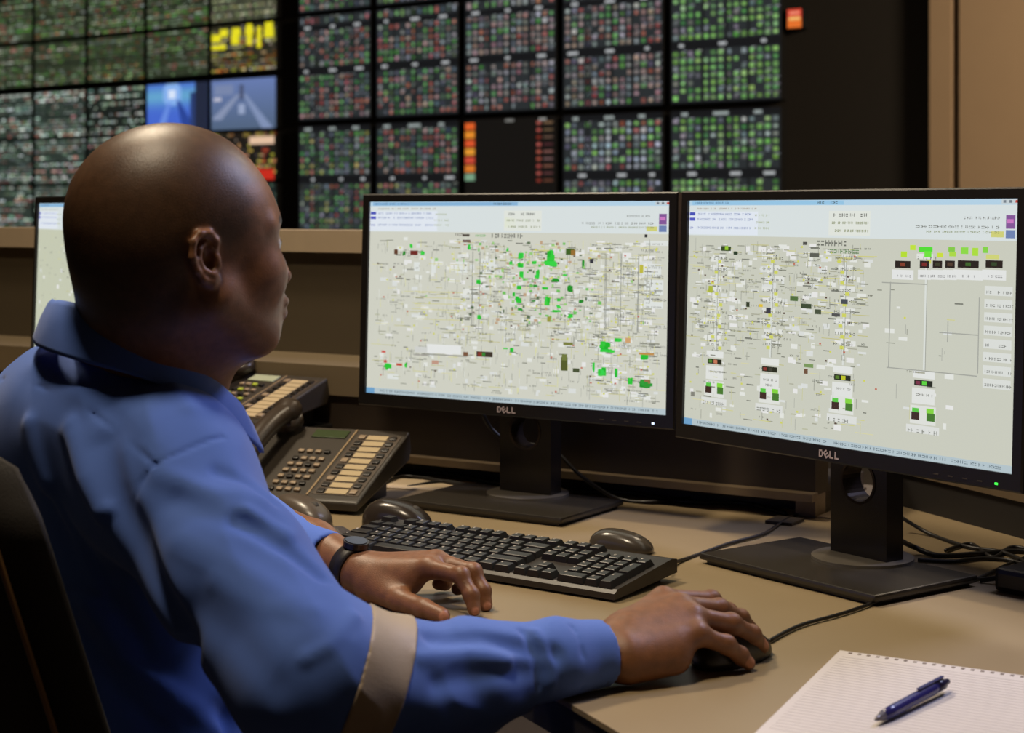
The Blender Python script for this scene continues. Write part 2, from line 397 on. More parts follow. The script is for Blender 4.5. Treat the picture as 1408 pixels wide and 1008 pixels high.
for c in range(5):
    for r_, (z0, z1) in enumerate(rows):
        a, b = sl[c] + .014, sl[c + 1] - .022; W = b - a; H = z1 - z0
        what = None
        if r_ == 2 and c == 3:
            P = Paint(W, H, (58, 92, 190)); what = 'bright blue video picture of a hall'
            for k in range(60):
                t = k / 60; P.r(0, t, 1, t + 1 / 60, (70 + 30 * math.exp(-((t - .25) / .2) ** 2), 104 + 60 * math.exp(-((t - .25) / .2) ** 2), 205), 1)
            for k in range(46): 
                g = k / 46 * math.pi * 2; P.c(.42 + .1 * math.cos(g), .22 + .16 * math.sin(g), .1, .14, (134, 176, 236), 2)
            P.c(.42, .22, .12, .18, (214, 228, 250), 3)
            for k in range(30):
                t = k / 30; P.r(.5 + t * .1, .35 + t * .65, .54 + t * .3, .35 + (t + .04) * .65, (44, 70, 150), 3); P.r(.34 - t * .2, .4 + t * .6, .4 - t * .12, .4 + (t + .04) * .6, (104, 140, 224), 3)
            P.r(.8, 0, 1, 1, (36, 42, 62), 4); P.r(.72, .2, .8, 1, (44, 62, 112), 4)
        elif r_ == 2 and c == 4:
            P = Paint(W, H, (112, 130, 172)); what = 'grey blue video picture of a hall'
            for k in range(60):
                t = k / 60; P.r(0, t, 1, t + 1 / 60, (104 - 22 * t, 124 - 24 * t, 176 - 50 * t), 1)
            for k in range(40):
                t = k / 40; P.r(.5 + t * .3, .3 + t * .7, .55 + t * .42, .3 + (t + .03) * .7, (128, 144, 180), 3); P.r(.4 - t * .38, .3 + t * .45, .46 - t * .3, .3 + (t + .03) * .5, (134, 146, 176), 3)
            P.c(.48, .26, .07, .3, (76, 86, 116), 4); P.c(.48, .6, .1, .2, (150, 164, 196), 3); P.c(.2, .2, .3, .2, (120, 134, 170), 2); P.r(.04, .35, .16, .42, (190, 190, 206), 4)
        elif r_ == 3 and c == 4:
            P = Paint(W, H, (34, 34, 28)); what = 'yellow blocks over orange text'
            dense(P, rnd, [(150, 150, 60), (180, 170, 120), (170, 110, 50), (140, 136, 120)], 12, .8, (48, 46, 34))
            for j in range(3): P.c(.2 + j * .2, .15, .12, .16, (232, 222, 40), 4)
        elif r_ == 4 and c == 4:
            P = Paint(W, H, (60, 60, 40)); dense(P, rnd, [(150, 150, 120), (120, 130, 90)], 12, .8, (60, 62, 50)); what = 'olive text'
        elif r_ == 1 and c == 4:
            P = Paint(W, H, (26, 24, 20)); dense(P, rnd, [(200, 90, 50), (206, 190, 80), (220, 170, 120), (70, 60, 50)], 9, .8, (32, 28, 24)); what = 'orange and cream rows'
            P.r(.62, .78, .98, 1, (196, 44, 30), 4); P.r(.6, .1, .98, .26, (226, 190, 160), 4)
        elif r_ == 0 and c >= 3:
            P = Paint(W, H, (30, 34, 30)); dense(P, rnd, [(120, 150, 150), (80, 100, 90)], 10, .7, (30, 40, 38)); what = 'grey green text'
        elif r_ <= 2:
            P = Paint(W, H, (50, 64, 58)); back = (46, 56, 50) if c < 2 else (30, 36, 32)
            dense(P, rnd, pale, 13, .85 if c < 2 else .6, back); what = ['pale grey green text', 'grey green text', 'dark green text with white words'][min(c, 2)]
        else:
            P = Paint(W, H, (40, 50, 34)); dense(P, rnd, grn if c != 2 or r_ == 4 else dimg, 14, .8, (48, 56, 40)); what = ['olive green tables', 'yellowish green tables', 'deep green tables', 'grey green tables'][min(c, 3)]
        if r_ == 3 and c == 4:
            for i, (u, v, w_, h_) in enumerate([(.08, .25, .14, .16), (.38, .3, .12, .22), (.38, .12, .1, .12), (.6, .2, .08, .5), (.75, .3, .06, .45), (.9, .22, .14, .2), (.12, .45, .22, .1), (.9, .05, .12, .14)]): P.c(u, v, w_, h_, (230, 220, 36), 5)
        display(a, b, z0, z1, P, f'narrow wall display, {what}, {ORD[c]} column, {ROWN[r_]}', 'narrow wall displays')
# small lit sign right of the last display
s_ = wall_s(1087); P = Paint(.075, .09, (214, 70, 50)); P.r(0, .5, 1, 1, (226, 112, 44), 1); P.r(.1, .42, .9, .58, (236, 190, 110), 2); P.r(.15, .15, .85, .25, (240, 160, 130), 2)
t = empty('indicator_sign', wp(s_, .10, 2.065), -YW, 'tiny red and orange lit panel right of the bright green wall display', 'indicator')
MB().box((0, -.03, .045), (.09, .06, .10), bev=.004).build('housing', frame_m, t); P.build('screen', wall_screen, t, (0, -.0605, .045))

# ---------------------------------------------------------------- desk and console
desk_m = mat('desk_laminate', (144, 126, 97), 0.42, var=0.07, scale=9, bump=0.04, bscale=300)
desk_poly = [(.75, .95), (.115, 1.0), (.09, 1.40), (.052, 1.482), (-.02, 1.625), (-.16, 1.79), (-.33, 1.95), (-1.75, 2.92), (-1.40, 3.55), (-.35, 3.02), (.55, 2.68), (.93, 2.30), (1.05, 1.6), (1.05, .95)]
t = empty('desk', (0.3, 2.0, 0), 0, 'long curved tan laminate desk carrying the monitors, keyboard and phones', 'desk')
mb = MB().prism([(x - .3, y - 2) for x, y in desk_poly], .745, .75, 0); mb.build('desktop', desk_m, t)
mb = MB().prism([(x - .3, y - 2) for x, y in [(p[0] + (.45 - p[0]) * .003, p[1] + (2.2 - p[1]) * .003) for p in desk_poly]], .712, .7449, 0); mb.build('edge_board', mat('desk_edge_dark', (40, 34, 30), .6), t)
for (x, y) in ((.75, 2.05), (-.95, 2.75)):
    MB().box((x - .3, y - 2, .3555), (.42, .5, .711), rz=-R(40), bev=.006).build('pedestal', mat('pedestal_dark', (44, 38, 33), .6), t)
# console back run: riser, ledge, upright panel, cap; parallel to the left monitor
A = np.array([-.198, 2.76]); B = np.array([.432, 2.372]); u_ = (B - A) / np.linalg.norm(B - A); n_ = np.array([-u_[1], u_[0]])
def seg(mb, a, b, y0, y1, z0, z1, o=A, uu=u_, nn=n_, mi=0):
    P = [o + uu * a + nn * y0, o + uu * b + nn * y0, o + uu * b + nn * y1, o + uu * a + nn * y1]; return mb.prism([tuple(p) for p in P], z0, z1, mi)
L = np.linalg.norm(B - A)
con = empty('control_console', (0, 0, 0), 0, 'dark brown console upright with a beige cap running behind the monitors', 'console')
bron = mat('console_bronze_metal', (120, 104, 82), 0.38, 0.35, bump=.1, var=.15); brown = mat('console_brown_panel', (76, 66, 50), 0.55, var=.12, scale=4); dark = mat('console_dark_panel', (50, 40, 30), .6, var=.2, scale=5)
mb = MB(); seg(mb, -2.0, L, .0, .05, .782, .876); seg(mb, -2.0, L, .04, .2, .7502, .79); mb.build('riser_panel', dark, con)
seg(MB(), -.6, L + .004, -.022, .0, .776, .787).build('rail', bron, con)
mb = MB(); seg(mb, -2.0, L, -.01, .2, .8762, .926); mb.build('ledge', mat('console_ledge_board', (112, 98, 76), .5, var=.12, scale=5), con)
mb = MB(); seg(mb, -2.0, L, .17, .21, .9262, 1.112); mb.build('upright_panel', brown, con)
mb = MB(); seg(mb, -2.0, L, .15, .26, 1.1122, 1.152); mb.build('cap', mat('console_cap_beige', (166, 148, 124), .5, var=.06), con)
seg(MB(), L - .03, L, .0, .1, .7502, .782).build('foot', bron, con)
A2 = np.array([.50, 2.55]); u2 = np.array([.39, -.921]); n2 = np.array([.921, .39])
con2 = empty('desk_partition', (0, 0, 0), 0, 'black upright partition standing on the desk behind the near monitor', 'partition')
seg(MB(), 0.10, 1.3, .04, .12, .7502, 1.15, A2, u2, n2).build('side_panel', mat('console_black_panel', (26, 23, 21), .6), con2)
seg(MB(), 0.10, 1.3, .035, .04, .80, .812, A2, u2, n2).build('side_rail', bron, con2)
tag(seg(MB(), L - .045, L - .005, -.075, -.03, .7502, .7545).build('metal_plate', dark), 'small dark flat plate on the desk below the end of the metal rail', 'plate')

# ---------------------------------------------------------------- monitors
plastic = mat('monitor_black_plastic', (24, 21, 20), .38, var=.1, scale=60, bump=.05, bscale=900)
gloss = mat('stand_black_gloss', (28, 24, 22), .25, var=.1)
base_m = mat('stand_base_satin', (52, 48, 43), .27, .1, var=.12, scale=12)
disk_m = mat('stand_disc', (104, 98, 90), .3, .3)
mon_screen = screen_mat('monitor_picture', 1.0)
logo_m = mat('logo_silver_glow', (196, 176, 170), .3, .4, emit=.12)  # faint glow put into the silver letters, which are no lamp
def letters(mb, x, z, h, y):
    """the four letter word on the bottom bezel, its E tipped"""
    t = h * .2; w_ = h * .72
    def bar(cx, cz, sx, sz, a=0.0, px=0, pz=0):
        mb.box((0, 0, 0), (sx, .0006, sz), M=Matrix.Translation((px, y, pz)) @ Matrix.Rotation(a, 4, 'Y') @ Matrix.Translation((cx, 0, cz)))
    g = h * .96; X = x - g * 1.5
    bar(-w_ / 2 + t / 2, 0, t, h, 0, X, z); bar(-.1 * h, h / 2 - t / 2, w_ * .7, t, 0, X, z); bar(-.1 * h, -h / 2 + t / 2, w_ * .7, t, 0, X, z); bar(w_ / 2 - t / 2, 0, t, h * .62, 0, X, z)
    bar(w_ / 2 - t * 1.05, h * .34, t, h * .3, -.7, X, z) if 0 else None
    X += g; a = R(-38)
    bar(-w_ / 2 + t / 2, 0, t, h, a, X, z)
    for q in (-1, 0, 1): bar(0.02 * h, q * (h / 2 - t / 2), w_ * .9, t, a, X, z)
    for k in (1, 2):
        X += g; bar(-w_ / 2 + t / 2, 0, t, h, 0, X, z); bar(0, -h / 2 + t / 2, w_, t, 0, X, z)
def monitor(loc, yaw, label, paint, led, tilt=2.0, zc=1.053, stand=True):
    t = empty('monitor', loc, -yaw, label, 'monitor', None)
    W, H = .527, .297; ow, oh = .554, .329
    Z = zc - DESK
    if stand:
        poly = [(-.142, -.143), (.142, -.143), (.142, .035), (-.142, .035)]
        m2 = MB(); m2.box((0, -.054, .009), (.286, .178, .008), bev=.003); m2.box((0, -.054, .0025), (.27, .165, .005)); m2.build('stand_base', base_m, t)
        MB().ring((0, -.004, .013), .0, .062, 0, .0035, 40, axis='z').build('stand_disc', disk_m, t)
        # neck with a round cable hole
        nk = MB(); hz = .108; r0 = .026; hw = .045; z0 = .0166; z1 = .30; seg_ = 32; vs = []
        y0, y1 = -.012, .018
        for yy in (y0, y1):
            for k in range(seg_):
                g = 2 * math.pi * k / seg_; c_, s_ = math.cos(g), math.sin(g)
                vs.append((c_ * r0, yy, hz + s_ * r0))
            for k in range(seg_):
                g = 2 * math.pi * k / seg_; c_, s_ = math.cos(g), math.sin(g); m_ = max(abs(c_) / hw, abs(s_) / .045)
                vs.append((c_ / m_, yy, hz + s_ / m_))
        fs = []
        for k in range(seg_):
            j = (k + 1) % seg_
            fs += [(k, j, seg_ + j, seg_ + k), (2 * seg_ + k, 3 * seg_ + k, 3 * seg_ + j, 2 * seg_ + j), (k, 2 * seg_ + k, 2 * seg_ + j, j), (seg_ + k, seg_ + j, 3 * seg_ + j, 3 * seg_ + k)]
        nk.add(vs, fs)
        nk.box((0, .003, (z0 + hz - .045) / 2), (.09, .03, hz - .045 - z0)); nk.box((0, .003, (hz + .045 + z1) / 2), (.09, .03, z1 - hz - .045))
        n = nk.build('stand_neck', gloss, t)
        MB().ring((0, -.013, hz), .0245, .028, 0, .033, 32).build('cable_ring', mat('ring_gloss', (60, 52, 50), .15, .6), n)
    tr = Matrix.Translation((0, -.045, Z)) @ Matrix.Rotation(-R(tilt), 4, 'X')
    # head: frame (four mitred bars), back shell
    fr = MB(); zi0, zi1 = -H / 2, H / 2; zo0, zo1 = -H / 2 - .0195, H / 2 + .0125; yf, yb = -.0125, .012
    O = [(-ow / 2, zo0), (ow / 2, zo0), (ow / 2, zo1), (-ow / 2, zo1)]; I = [(-W / 2, zi0), (W / 2, zi0), (W / 2, zi1), (-W / 2, zi1)]
    c = .002; O2 = [(x - math.copysign(c, x), z - math.copysign(c, z)) for x, z in O]
    vs = []; 
    for ring_, y in ((I, -.008), (I, yf), (O2, yf), (O, yf + c), (O, yb)): vs += [(x, y, z) for x, z in ring_]
    fs = [[4 * a + k, 4 * a + (k + 1) % 4, 4 * a + 4 + (k + 1) % 4, 4 * a + 4 + k] for a in range(4) for k in range(4)] + [[16, 17, 18, 19]]
    fr.add([tr @ Vector(v) for v in vs], fs)
    frame = fr.build('bezel', plastic, t)
    bk = MB(); bk.box((0, .028, 0), (.52, .032, .29), bev=.012, M=tr); bk.box((0, .035, -.02), (.22, .035, .19), bev=.01, M=tr) ; bk.build('back_shell', plastic, t)
    scr = paint.build('screen', mon_screen, t); scr.matrix_local = tr @ Matrix.Translation((0, -.0082, 0))
    lg = MB(); letters(lg, .0, zi0 - .0098, .0088, yf - .0003); lo_ = lg.build('logo', logo_m, t); lo_.matrix_local = tr; lo_['label'] = 'silver four letter logo on the bottom bezel'
    ld = MB().box((ow / 2 - .033, yf, zi0 - .0125), (.0038, .001, .0024)); l2 = ld.build('power_light', mat('led_' + led[0], led[1], .4, emit=1.6), t); l2.matrix_local = tr; l2['label'] = led[0] + ' power light'
    bt = MB()
    for k in range(4): bt.box((ow / 2 - .055 - .02 * k, yf, zi0 - .0125), (.007, .0008, .0015))
    b2 = bt.build('buttons', mat('button_grey', (60, 54, 50), .5), t); b2.matrix_local = tr
    return t
BG = (206, 207, 194); LT = (214, 222, 222)
def chrome(P, rnd, title_c=(134, 178, 214)):
    P.r(0, 0, 1, .155, LT, 1); P.r(0, 0, 1, .022, (178, 208, 228), 2); P.r(.01, .003, .52, .02, title_c, 3); P.r(.955, .002, .998, .018, (196, 206, 210), 3)
    for k in range(3): P.c(.963 + k * .015, .01, .007, .01, [(120, 130, 140), (110, 120, 130), (190, 70, 60)][k], 4)
    P.text(rnd, .02, .006, .14, .009, (70, 100, 140), 4); P.text(rnd, .44, .006, .5, .011, (60, 60, 60), 4)
    P.text(rnd, .03, .032, .24, .008, (150, 130, 110), 3)
    P.r(.0, .048, .245, .15, (222, 229, 238), 2)
    for v in (.055, .078, .115): P.text(rnd, .03, v, .23, .010, (110, 128, 176), 3)
    P.r(.002, .052, .022, .066, (70, 80, 180), 3); P.r(.002, .076, .022, .09, (84, 90, 190), 3); P.text(rnd, .004, .116, .02, .01, (90, 100, 180), 3)
    for v in (.06, .09, .115): P.text(rnd, .235, v, .285, .009, (150, 160, 110), 3)
    P.r(.475, .045, .60, .145, (222, 226, 218), 2); P.text(rnd, .49, .055, .59, .014, (90, 92, 86), 3)
    for v in (.088, .12): P.text(rnd, .485, v, .595, .011, (120, 128, 76), 3)
    P.r(.478, .08, .515, .13, (212, 222, 168), 2)
    P.text(rnd, .73, .10, .95, .011, (110, 112, 106), 3); P.text(rnd, .76, .12, .95, .009, (130, 140, 90), 3); P.text(rnd, .86, .066, .95, .01, (120, 120, 116), 3)
    P.r(.967, .06, .99, .11, (130, 86, 150), 3); P.r(.97, .075, .986, .09, (200, 120, 190), 4); P.r(.967, .115, .99, .145, (110, 130, 176), 3); P.r(.93, .12, .962, .142, (206, 206, 120), 2)
    P.r(0, .972, 1, 1, (178, 194, 200), 3)
    P.r(0, .972, .03, 1, (110, 160, 200), 4)
    P.text(rnd, .05, .979, .97, .012, (96, 112, 120), 4, .8)
def clutter(P, rnd, n, u0, v0, u1, v1, pal=None):
    for _ in range(n):
        u, v = rnd.uniform(u0, u1), rnd.uniform(v0, v1); k = rnd.random()
        if k < .3: P.c(u, v, rnd.uniform(.006, .03), rnd.uniform(.003, .006), rnd.choice([(168, 168, 150), (140, 142, 128), (184, 186, 160), (120, 122, 112)]), 2)
        elif k < .48: P.c(u, v, .0018, rnd.uniform(.01, .06), rnd.choice([(150, 152, 140), (196, 196, 150), (170, 172, 162)]), 2)
        elif k < .6: P.c(u, v, rnd.uniform(.01, .06), .0028, rnd.choice([(206, 204, 128), (190, 186, 120), (214, 210, 160)]), 2)
        elif k < .8: P.c(u, v, rnd.uniform(.008, .028), rnd.uniform(.008, .024), rnd.choice([(224, 226, 220), (216, 219, 216), (228, 228, 226)]), 1)
        elif k < .93: P.text(rnd, u, v, u + rnd.uniform(.012, .04), rnd.uniform(.006, .011), rnd.choice([(104, 104, 92), (130, 130, 120), (90, 94, 86)]), 3)
        elif k < .97: P.c(u, v, .006, .008, (206, 208, 96), 3)
        else: P.c(u, v, .006, .007, rnd.choice([(190, 110, 90), (90, 70, 60)]), 3)
G1, G2 = (44, 196, 56), (30, 140, 36)
def left_picture():
    rnd = random.Random(3); P = Paint(.527, .297, BG); chrome(P, rnd)
    def uv(x, y):
        a = (x - 52) / 1235; return a / 785 / (1 / 870 + a * (1 / 785 - 1 / 870)), (y - 78) / (785 + 85 * a)
    clutter(P, rnd, 900, .03, .19, .97, .95); clutter(P, rnd, 620, .3, .2, .97, .7); clutter(P, rnd, 260, .75, .2, .97, .95)
    for _ in range(420):
        u, v = rnd.uniform(.03, .97), rnd.uniform(.2, .94); P.c(u, v, .0016, rnd.uniform(.01, .05), rnd.choice([(180, 182, 170), (222, 224, 218), (214, 214, 150), (150, 152, 140)]), 2)
    for _ in range(160):
        u, v = rnd.gauss(.56, .12), rnd.uniform(.2, .62); P.c(u, v, rnd.uniform(.004, .012), rnd.uniform(.006, .016), rnd.choice([(110, 190, 90), (150, 200, 120), (90, 110, 80), (190, 160, 130), (196, 200, 110)]), 3)
    P.text(rnd, .435, .16, .535, .022, (96, 98, 90), 4, .95); P.text(rnd, .38, .165, .41, .012, (90, 170, 80), 4, 1); P.text(rnd, .31, .16, .335, .014, (90, 80, 74), 4, 1)
    for v in (.46, .49, .52, .55, .60): P.r(.14 + rnd.uniform(0, .05), v, .34, v + .003, (206, 202, 132), 2)
    for (x, w_) in ((480, .0025), (510, .0025), (1030, .002), (1090, .002), (1160, .0025), (1025, .002)): u, _ = uv(x, 0); P.r(u, .25, u + w_, .62, (140, 142, 134), 2)
    for (x, y, a, b, g) in [(680, 300, 26, 34, 0), (680, 340, 32, 26, 0), (685, 376, 20, 34, 0), (735, 330, 22, 14, 0), (750, 376, 20, 40, 0), (802, 300, 28, 50, 0), (800, 332, 54, 22, 0), (507, 407, 26, 24, 0), (512, 552, 20, 26, 0),
                            (675, 432, 26, 22, 0), (655, 458, 12, 24, 0), (672, 482, 26, 26, 0), (792, 488, 26, 46, 0), (838, 482, 18, 14, 0), (838, 508, 18, 14, 0), (886, 436, 26, 36, 1), (783, 434, 30, 16, 0), (826, 402, 36, 16, 1), (888, 546, 24, 20, 0), (830, 526, 46, 12, 0),
                            (625, 275, 10, 20, 0), (466, 262, 12, 26, 0), (226, 262, 16, 20, 0), (197, 289, 16, 24, 1), (273, 290, 22, 22, 0), (936, 336, 14, 44, 1), (930, 486, 22, 16, 1), (1028, 665, 44, 38, 0), (1040, 686, 50, 16, 0), (1080, 644, 28, 20, 0),
                            (1192, 710, 40, 26, 0), (1022, 776, 40, 38, 0), (1078, 780, 16, 36, 0), (1136, 812, 24, 34, 0), (1200, 820, 48, 36, 1), (986, 752, 12, 46, 0), (650, 686, 20, 26, 0), (625, 680, 26, 8, 0), (142, 755, 36, 28, 0), (214, 752, 12, 26, 0), (680, 520, 26, 14, 1), (735, 486, 22, 8, 1), (862, 380, 22, 12, 0), (640, 330, 14, 20, 0), (740, 424, 20, 14, 1)]:
        u, v = uv(x, y); c = G2 if g else G1
        for k in range(max(2, int(a * b / 220))): P.c(u + rnd.uniform(-.3, .3) * a / 1235, v + rnd.uniform(-.3, .3) * b / 850, a / 1235 * rnd.uniform(.3, .7), b / 850 * rnd.uniform(.3, .7), rc(rnd, c, 16), 4)
        P.c(u, v, a / 1235 * .7, b / 850 * .7, c, 3)
    for (x, y, a, b, c) in [(238, 288, 34, 20, (110, 40, 34)), (163, 284, 16, 22, (96, 60, 40)), (882, 284, 34, 26, (60, 96, 34)), (894, 288, 18, 22, (150, 110, 50)), (538, 704, 68, 22, (60, 50, 40)), (520, 704, 20, 18, (130, 50, 40)), (534, 704, 14, 14, (50, 130, 50)),
                            (460, 704, 20, 18, (120, 84, 60)), (866, 742, 26, 56, (84, 92, 40)), (866, 715, 20, 26, (110, 120, 60)), (186, 748, 26, 10, (190, 74, 60)), (120, 695, 18, 10, (204, 90, 80)), (128, 735, 14, 12, (196, 80, 70)), (455, 240, 34, 10, (90, 60, 54)), (452, 216, 30, 10, (80, 74, 66)),
                            (1124, 645, 20, 20, (206, 160, 110)), (1174, 355, 14, 32, (190, 184, 60)), (800, 560, 14, 22, (150, 150, 60)), (335, 738, 30, 16, (190, 150, 130)), (1205, 812, 22, 16, (150, 110, 70)), (1200, 700, 56, 8, (190, 140, 70)), (880, 660, 38, 12, (120, 124, 60)), (970, 322, 14, 18, (50, 50, 60)), (1190, 220, 10, 12, (40, 40, 40)), (915, 768, 26, 16, (70, 80, 50))]:
        u, v = uv(x, y); P.c(u, v, a / 1235, b / 850, c, 4)
    u, v = uv(370, 684); P.c(u, v, .12, .045, (226, 228, 226), 4); P.c(u, v + .03, .16, .006, (150, 150, 140), 4); u, v = uv(275, 686); P.c(u, v, .045, .03, (206, 208, 204), 4); P.c(u, v + .028, .05, .005, (150, 146, 140), 4)
    for (x, y, a, b) in [(545, 352, 60, 80), (320, 345, 20, 54), (1230, 250, 90, 20), (1215, 360, 70, 50), (1225, 430, 70, 60), (1225, 500, 70, 30), (250, 345, 26, 40), (435, 348, 50, 50), (555, 490, 24, 20), (160, 798, 50, 20)]:
        u, v = uv(x, y); P.c(u, v, a / 1235, b / 850, (220, 224, 220), 1)
    for k in range(9): u, v = uv(1215, 250 + k * 32); P.text(rnd, u - .02, v, u + .03, .008, (130, 130, 120), 3)
    return P
def right_picture():
    rnd = random.Random(8); P = Paint(.527, .297, (200, 202, 188)); chrome(P, rnd, (150, 196, 226))
    def uv(x, y):
        a = max(0, (x - 40) / 1020); top = 72 - 4 * a; return a / 703 / (1 / 869 + a * (1 / 703 - 1 / 869)), (y - top) / (703 + 166 * a)
    clutter(P, rnd, 760, .02, .19, .6, .62); clutter(P, rnd, 200, .02, .62, .6, .95); clutter(P, rnd, 26, .62, .3, .86, .9)
    P.text(rnd, .44, .165, .53, .024, (110, 112, 104), 4, .95); P.text(rnd, .48, .2, .57, .018, (110, 140, 100), 4, .9)
    for x in (130, 300, 525, 775):   # feeder columns with their cabinets
        for k in range(9 if x < 700 else 1):
            u, v = uv(x, 250 + k * 34); P.text(rnd, u - .03, v, u + .035, .012, (110, 112, 100), 3, .7); P.c(u + rnd.uniform(-.02, .02), v + .02, .012, .014, (204, 208, 96), 3)
            P.c(u + rnd.uniform(-.02, .02), v, .045, .02, (222, 224, 218), 1)
        y0 = {130: 580, 300: 605, 525: 632, 775: 650}[x]
        u, v = uv(x, y0); P.r(u - .0025, .25, u + .0025, v - .05, (216, 220, 214), 2); P.r(u + .0028, .25, u + .0045, v - .05, (150, 152, 144), 2)
        P.c(u, v - .032, .06, .028, (224, 226, 222), 2); P.c(u, v, .05, .022, (36, 40, 26), 4); P.c(u + .003, v, .013, .016, {130: (196, 120, 90), 300: (60, 60, 50), 525: (190, 196, 40), 775: (90, 210, 60)}[x], 5); P.c(u - .015, v, .012, .013, {130: (80, 130, 50), 300: (130, 50, 44), 525: (84, 120, 40), 775: (120, 50, 70)}[x], 5)
        P.c(u, v + .05, .062, .06, (222, 224, 220), 2); P.text(rnd, u - .02, v + .04, u + .025, .01, (110, 110, 100), 3)
        u, v = uv(x, y0 + {130: 90, 300: 85, 525: 90, 775: 105}[x])
        P.c(u - .02, v, .022, .03, (60, 40, 34), 4); P.c(u + .022, v, .022, .03, (70, 120, 44), 4); P.c(u + .02, v - .024, .02, .018, (130, 212, 60), 4); P.c(u - .02, v - .022, .018, .016, (90, 196, 70), 4)
        P.c(u, v - .005, .07, .07, (220, 222, 216), 2); P.text(rnd, u - .04, v + .05, u + .04, .016, (140, 142, 134), 3, .8); P.c(u, v + .05, .09, .03, (218, 220, 216), 2)
    for (x, a, c1) in [(703, 44, (130, 60, 40)), (770, 26, (120, 40, 34)), (810, 26, (60, 60, 40)), (849, 26, (80, 60, 44)), (905, 56, (60, 100, 40)), (985, 44, (50, 70, 40))]:
        u, v = uv(x, 275); P.c(u, v, a / 1020, .028, (38, 30, 24), 4); P.c(u, v, .014, .014, c1, 5); P.c(u, v + .04, a / 1020 * 1.4, .038, (224, 226, 224), 2); P.text(rnd, u - .015, v + .04, u + .02, .01, (130, 130, 130), 3)
    for (x, y, a, b, c) in [(706, 243, 18, 18, (180, 220, 50)), (733, 222, 16, 16, (190, 224, 60)), (773, 228, 38, 16, (80, 220, 50)), (780, 243, 20, 18, (110, 226, 60)), (818, 246, 16, 14, (200, 220, 60)), (853, 228, 18, 14, (130, 200, 70)), (856, 243, 18, 14, (170, 216, 70)),
                            (893, 232, 20, 20, (140, 216, 70)), (926, 236, 16, 24, (170, 220, 60)), (957, 230, 14, 18, (130, 210, 70)), (980, 252, 34, 14, (206, 210, 120)), (156, 224, 36, 16, (50, 70, 30)), (158, 222, 12, 14, (150, 200, 50)), (408, 406, 34, 16, (60, 74, 50)), (445, 424, 20, 16, (70, 80, 60)),
                            (292, 420, 16, 20, (60, 60, 70)), (268, 404, 14, 10, (220, 190, 60)), (112, 352, 16, 24, (170, 180, 60)), (228, 400, 12, 18, (50, 60, 40)), (370, 382, 26, 16, (80, 110, 60)), (526, 392, 20, 16, (70, 76, 84)), (500, 434, 26, 10, (80, 80, 80)), (420, 594, 30, 12, (120, 150, 90)), (65, 682, 14, 16, (130, 130, 120)), (412, 612, 12, 16, (110, 80, 60)), (186, 238, 14, 12, (40, 60, 40)), (430, 245, 30, 14, (90, 92, 84)), (400, 208, 14, 10, (80, 80, 76))]:
        u, v = uv(x, y); P.c(u, v, a / 1020, b / 800, c, 4)
    for k in range(8): u, v = uv(1000, 360 + k * 42); P.c(u, v, .07, .035, (216, 219, 214), 2); P.text(rnd, u - .03, v, u + .035, .011, (120, 122, 116), 3)
    for (x0, y0, x1, y1) in [(665, 330, 668, 600), (660, 598, 940, 604), (940, 380, 943, 620), (820, 488, 940, 491), (640, 330, 780, 333), (845, 455, 848, 520)]:
        a, b = uv(x0, y0), uv(x1, y1); P.r(a[0], a[1], max(b[0], a[0] + .0025), max(b[1], a[1] + .004), (160, 162, 154), 3)
    return P
def far_picture():
    rnd = random.Random(4); P = Paint(.527, .297, (196, 200, 178)); chrome(P, rnd); clutter(P, rnd, 260, .02, .2, .97, .95); return P
PSI1, PSI2 = R(33.1), R(53.8)
monitor((.026, 2.50, DESK), PSI1, 'black monitor in the middle showing a schematic with many green patches', left_picture(), ('white', (200, 220, 255)))
monitor((.432, 2.04, DESK), PSI2, 'black monitor at far right showing a schematic with a row of dark boxes', right_picture(), ('green', (60, 230, 70)))
monitor((-.685, 2.822, DESK), R(60), 'black monitor mostly hidden behind the head of the seated person', far_picture(), ('white', (200, 220, 255)), zc=1.052)
# ---------------------------------------------------------------- keyboard
key_m = mat('key_black', (33, 29, 27), .42, var=.08); leg_m = mat('key_legend', (214, 206, 196), .5); kb_m = mat('keyboard_case', (44, 38, 34), .45, var=.1, scale=60)
kfl = on(480, 760, DESK + .02); kfr = on(845, 822, DESK + .006)
KY = R(36); KW, KD = .444, .138
kroot = empty('keyboard', (0, 0, 0), 0, 'black full size keyboard on the desk in front of the left monitor', 'keyboard')
ku = np.array([math.cos(KY), -math.sin(KY), 0]); kv = np.array([math.sin(KY), math.cos(KY), 0])
ko = kfr - ku * KW; ko[2] = DESK              # front left corner
kroot.location = ko; kroot.rotation_euler = (0, 0, -KY)
case = MB(); z0, zf, zb = .003, .013, .026
prof = [(0, z0), (KD, z0 + .007), (KD, zb), (KD - .012, zb + .002), (.006, zf + .001), (0, zf - .003)]
vs = [(x, y, z) for x in (0, KW) for y, z in prof]; n = len(prof)
case.add(vs, [list(range(n)), list(range(n, 2 * n))[::-1]] + [[i, (i + 1) % n, n + (i + 1) % n, n + i] for i in range(n)])
for x in (.03, KW - .03): case.box((x, KD - .02, .0049), (.03, .014, .0098)); case.box((x, .02, .0025), (.03, .012, .005))
case.build('case', kb_m, kroot)
sl_ = (zb + .002 - zf - .001) / (KD - .018)
kmesh = {}
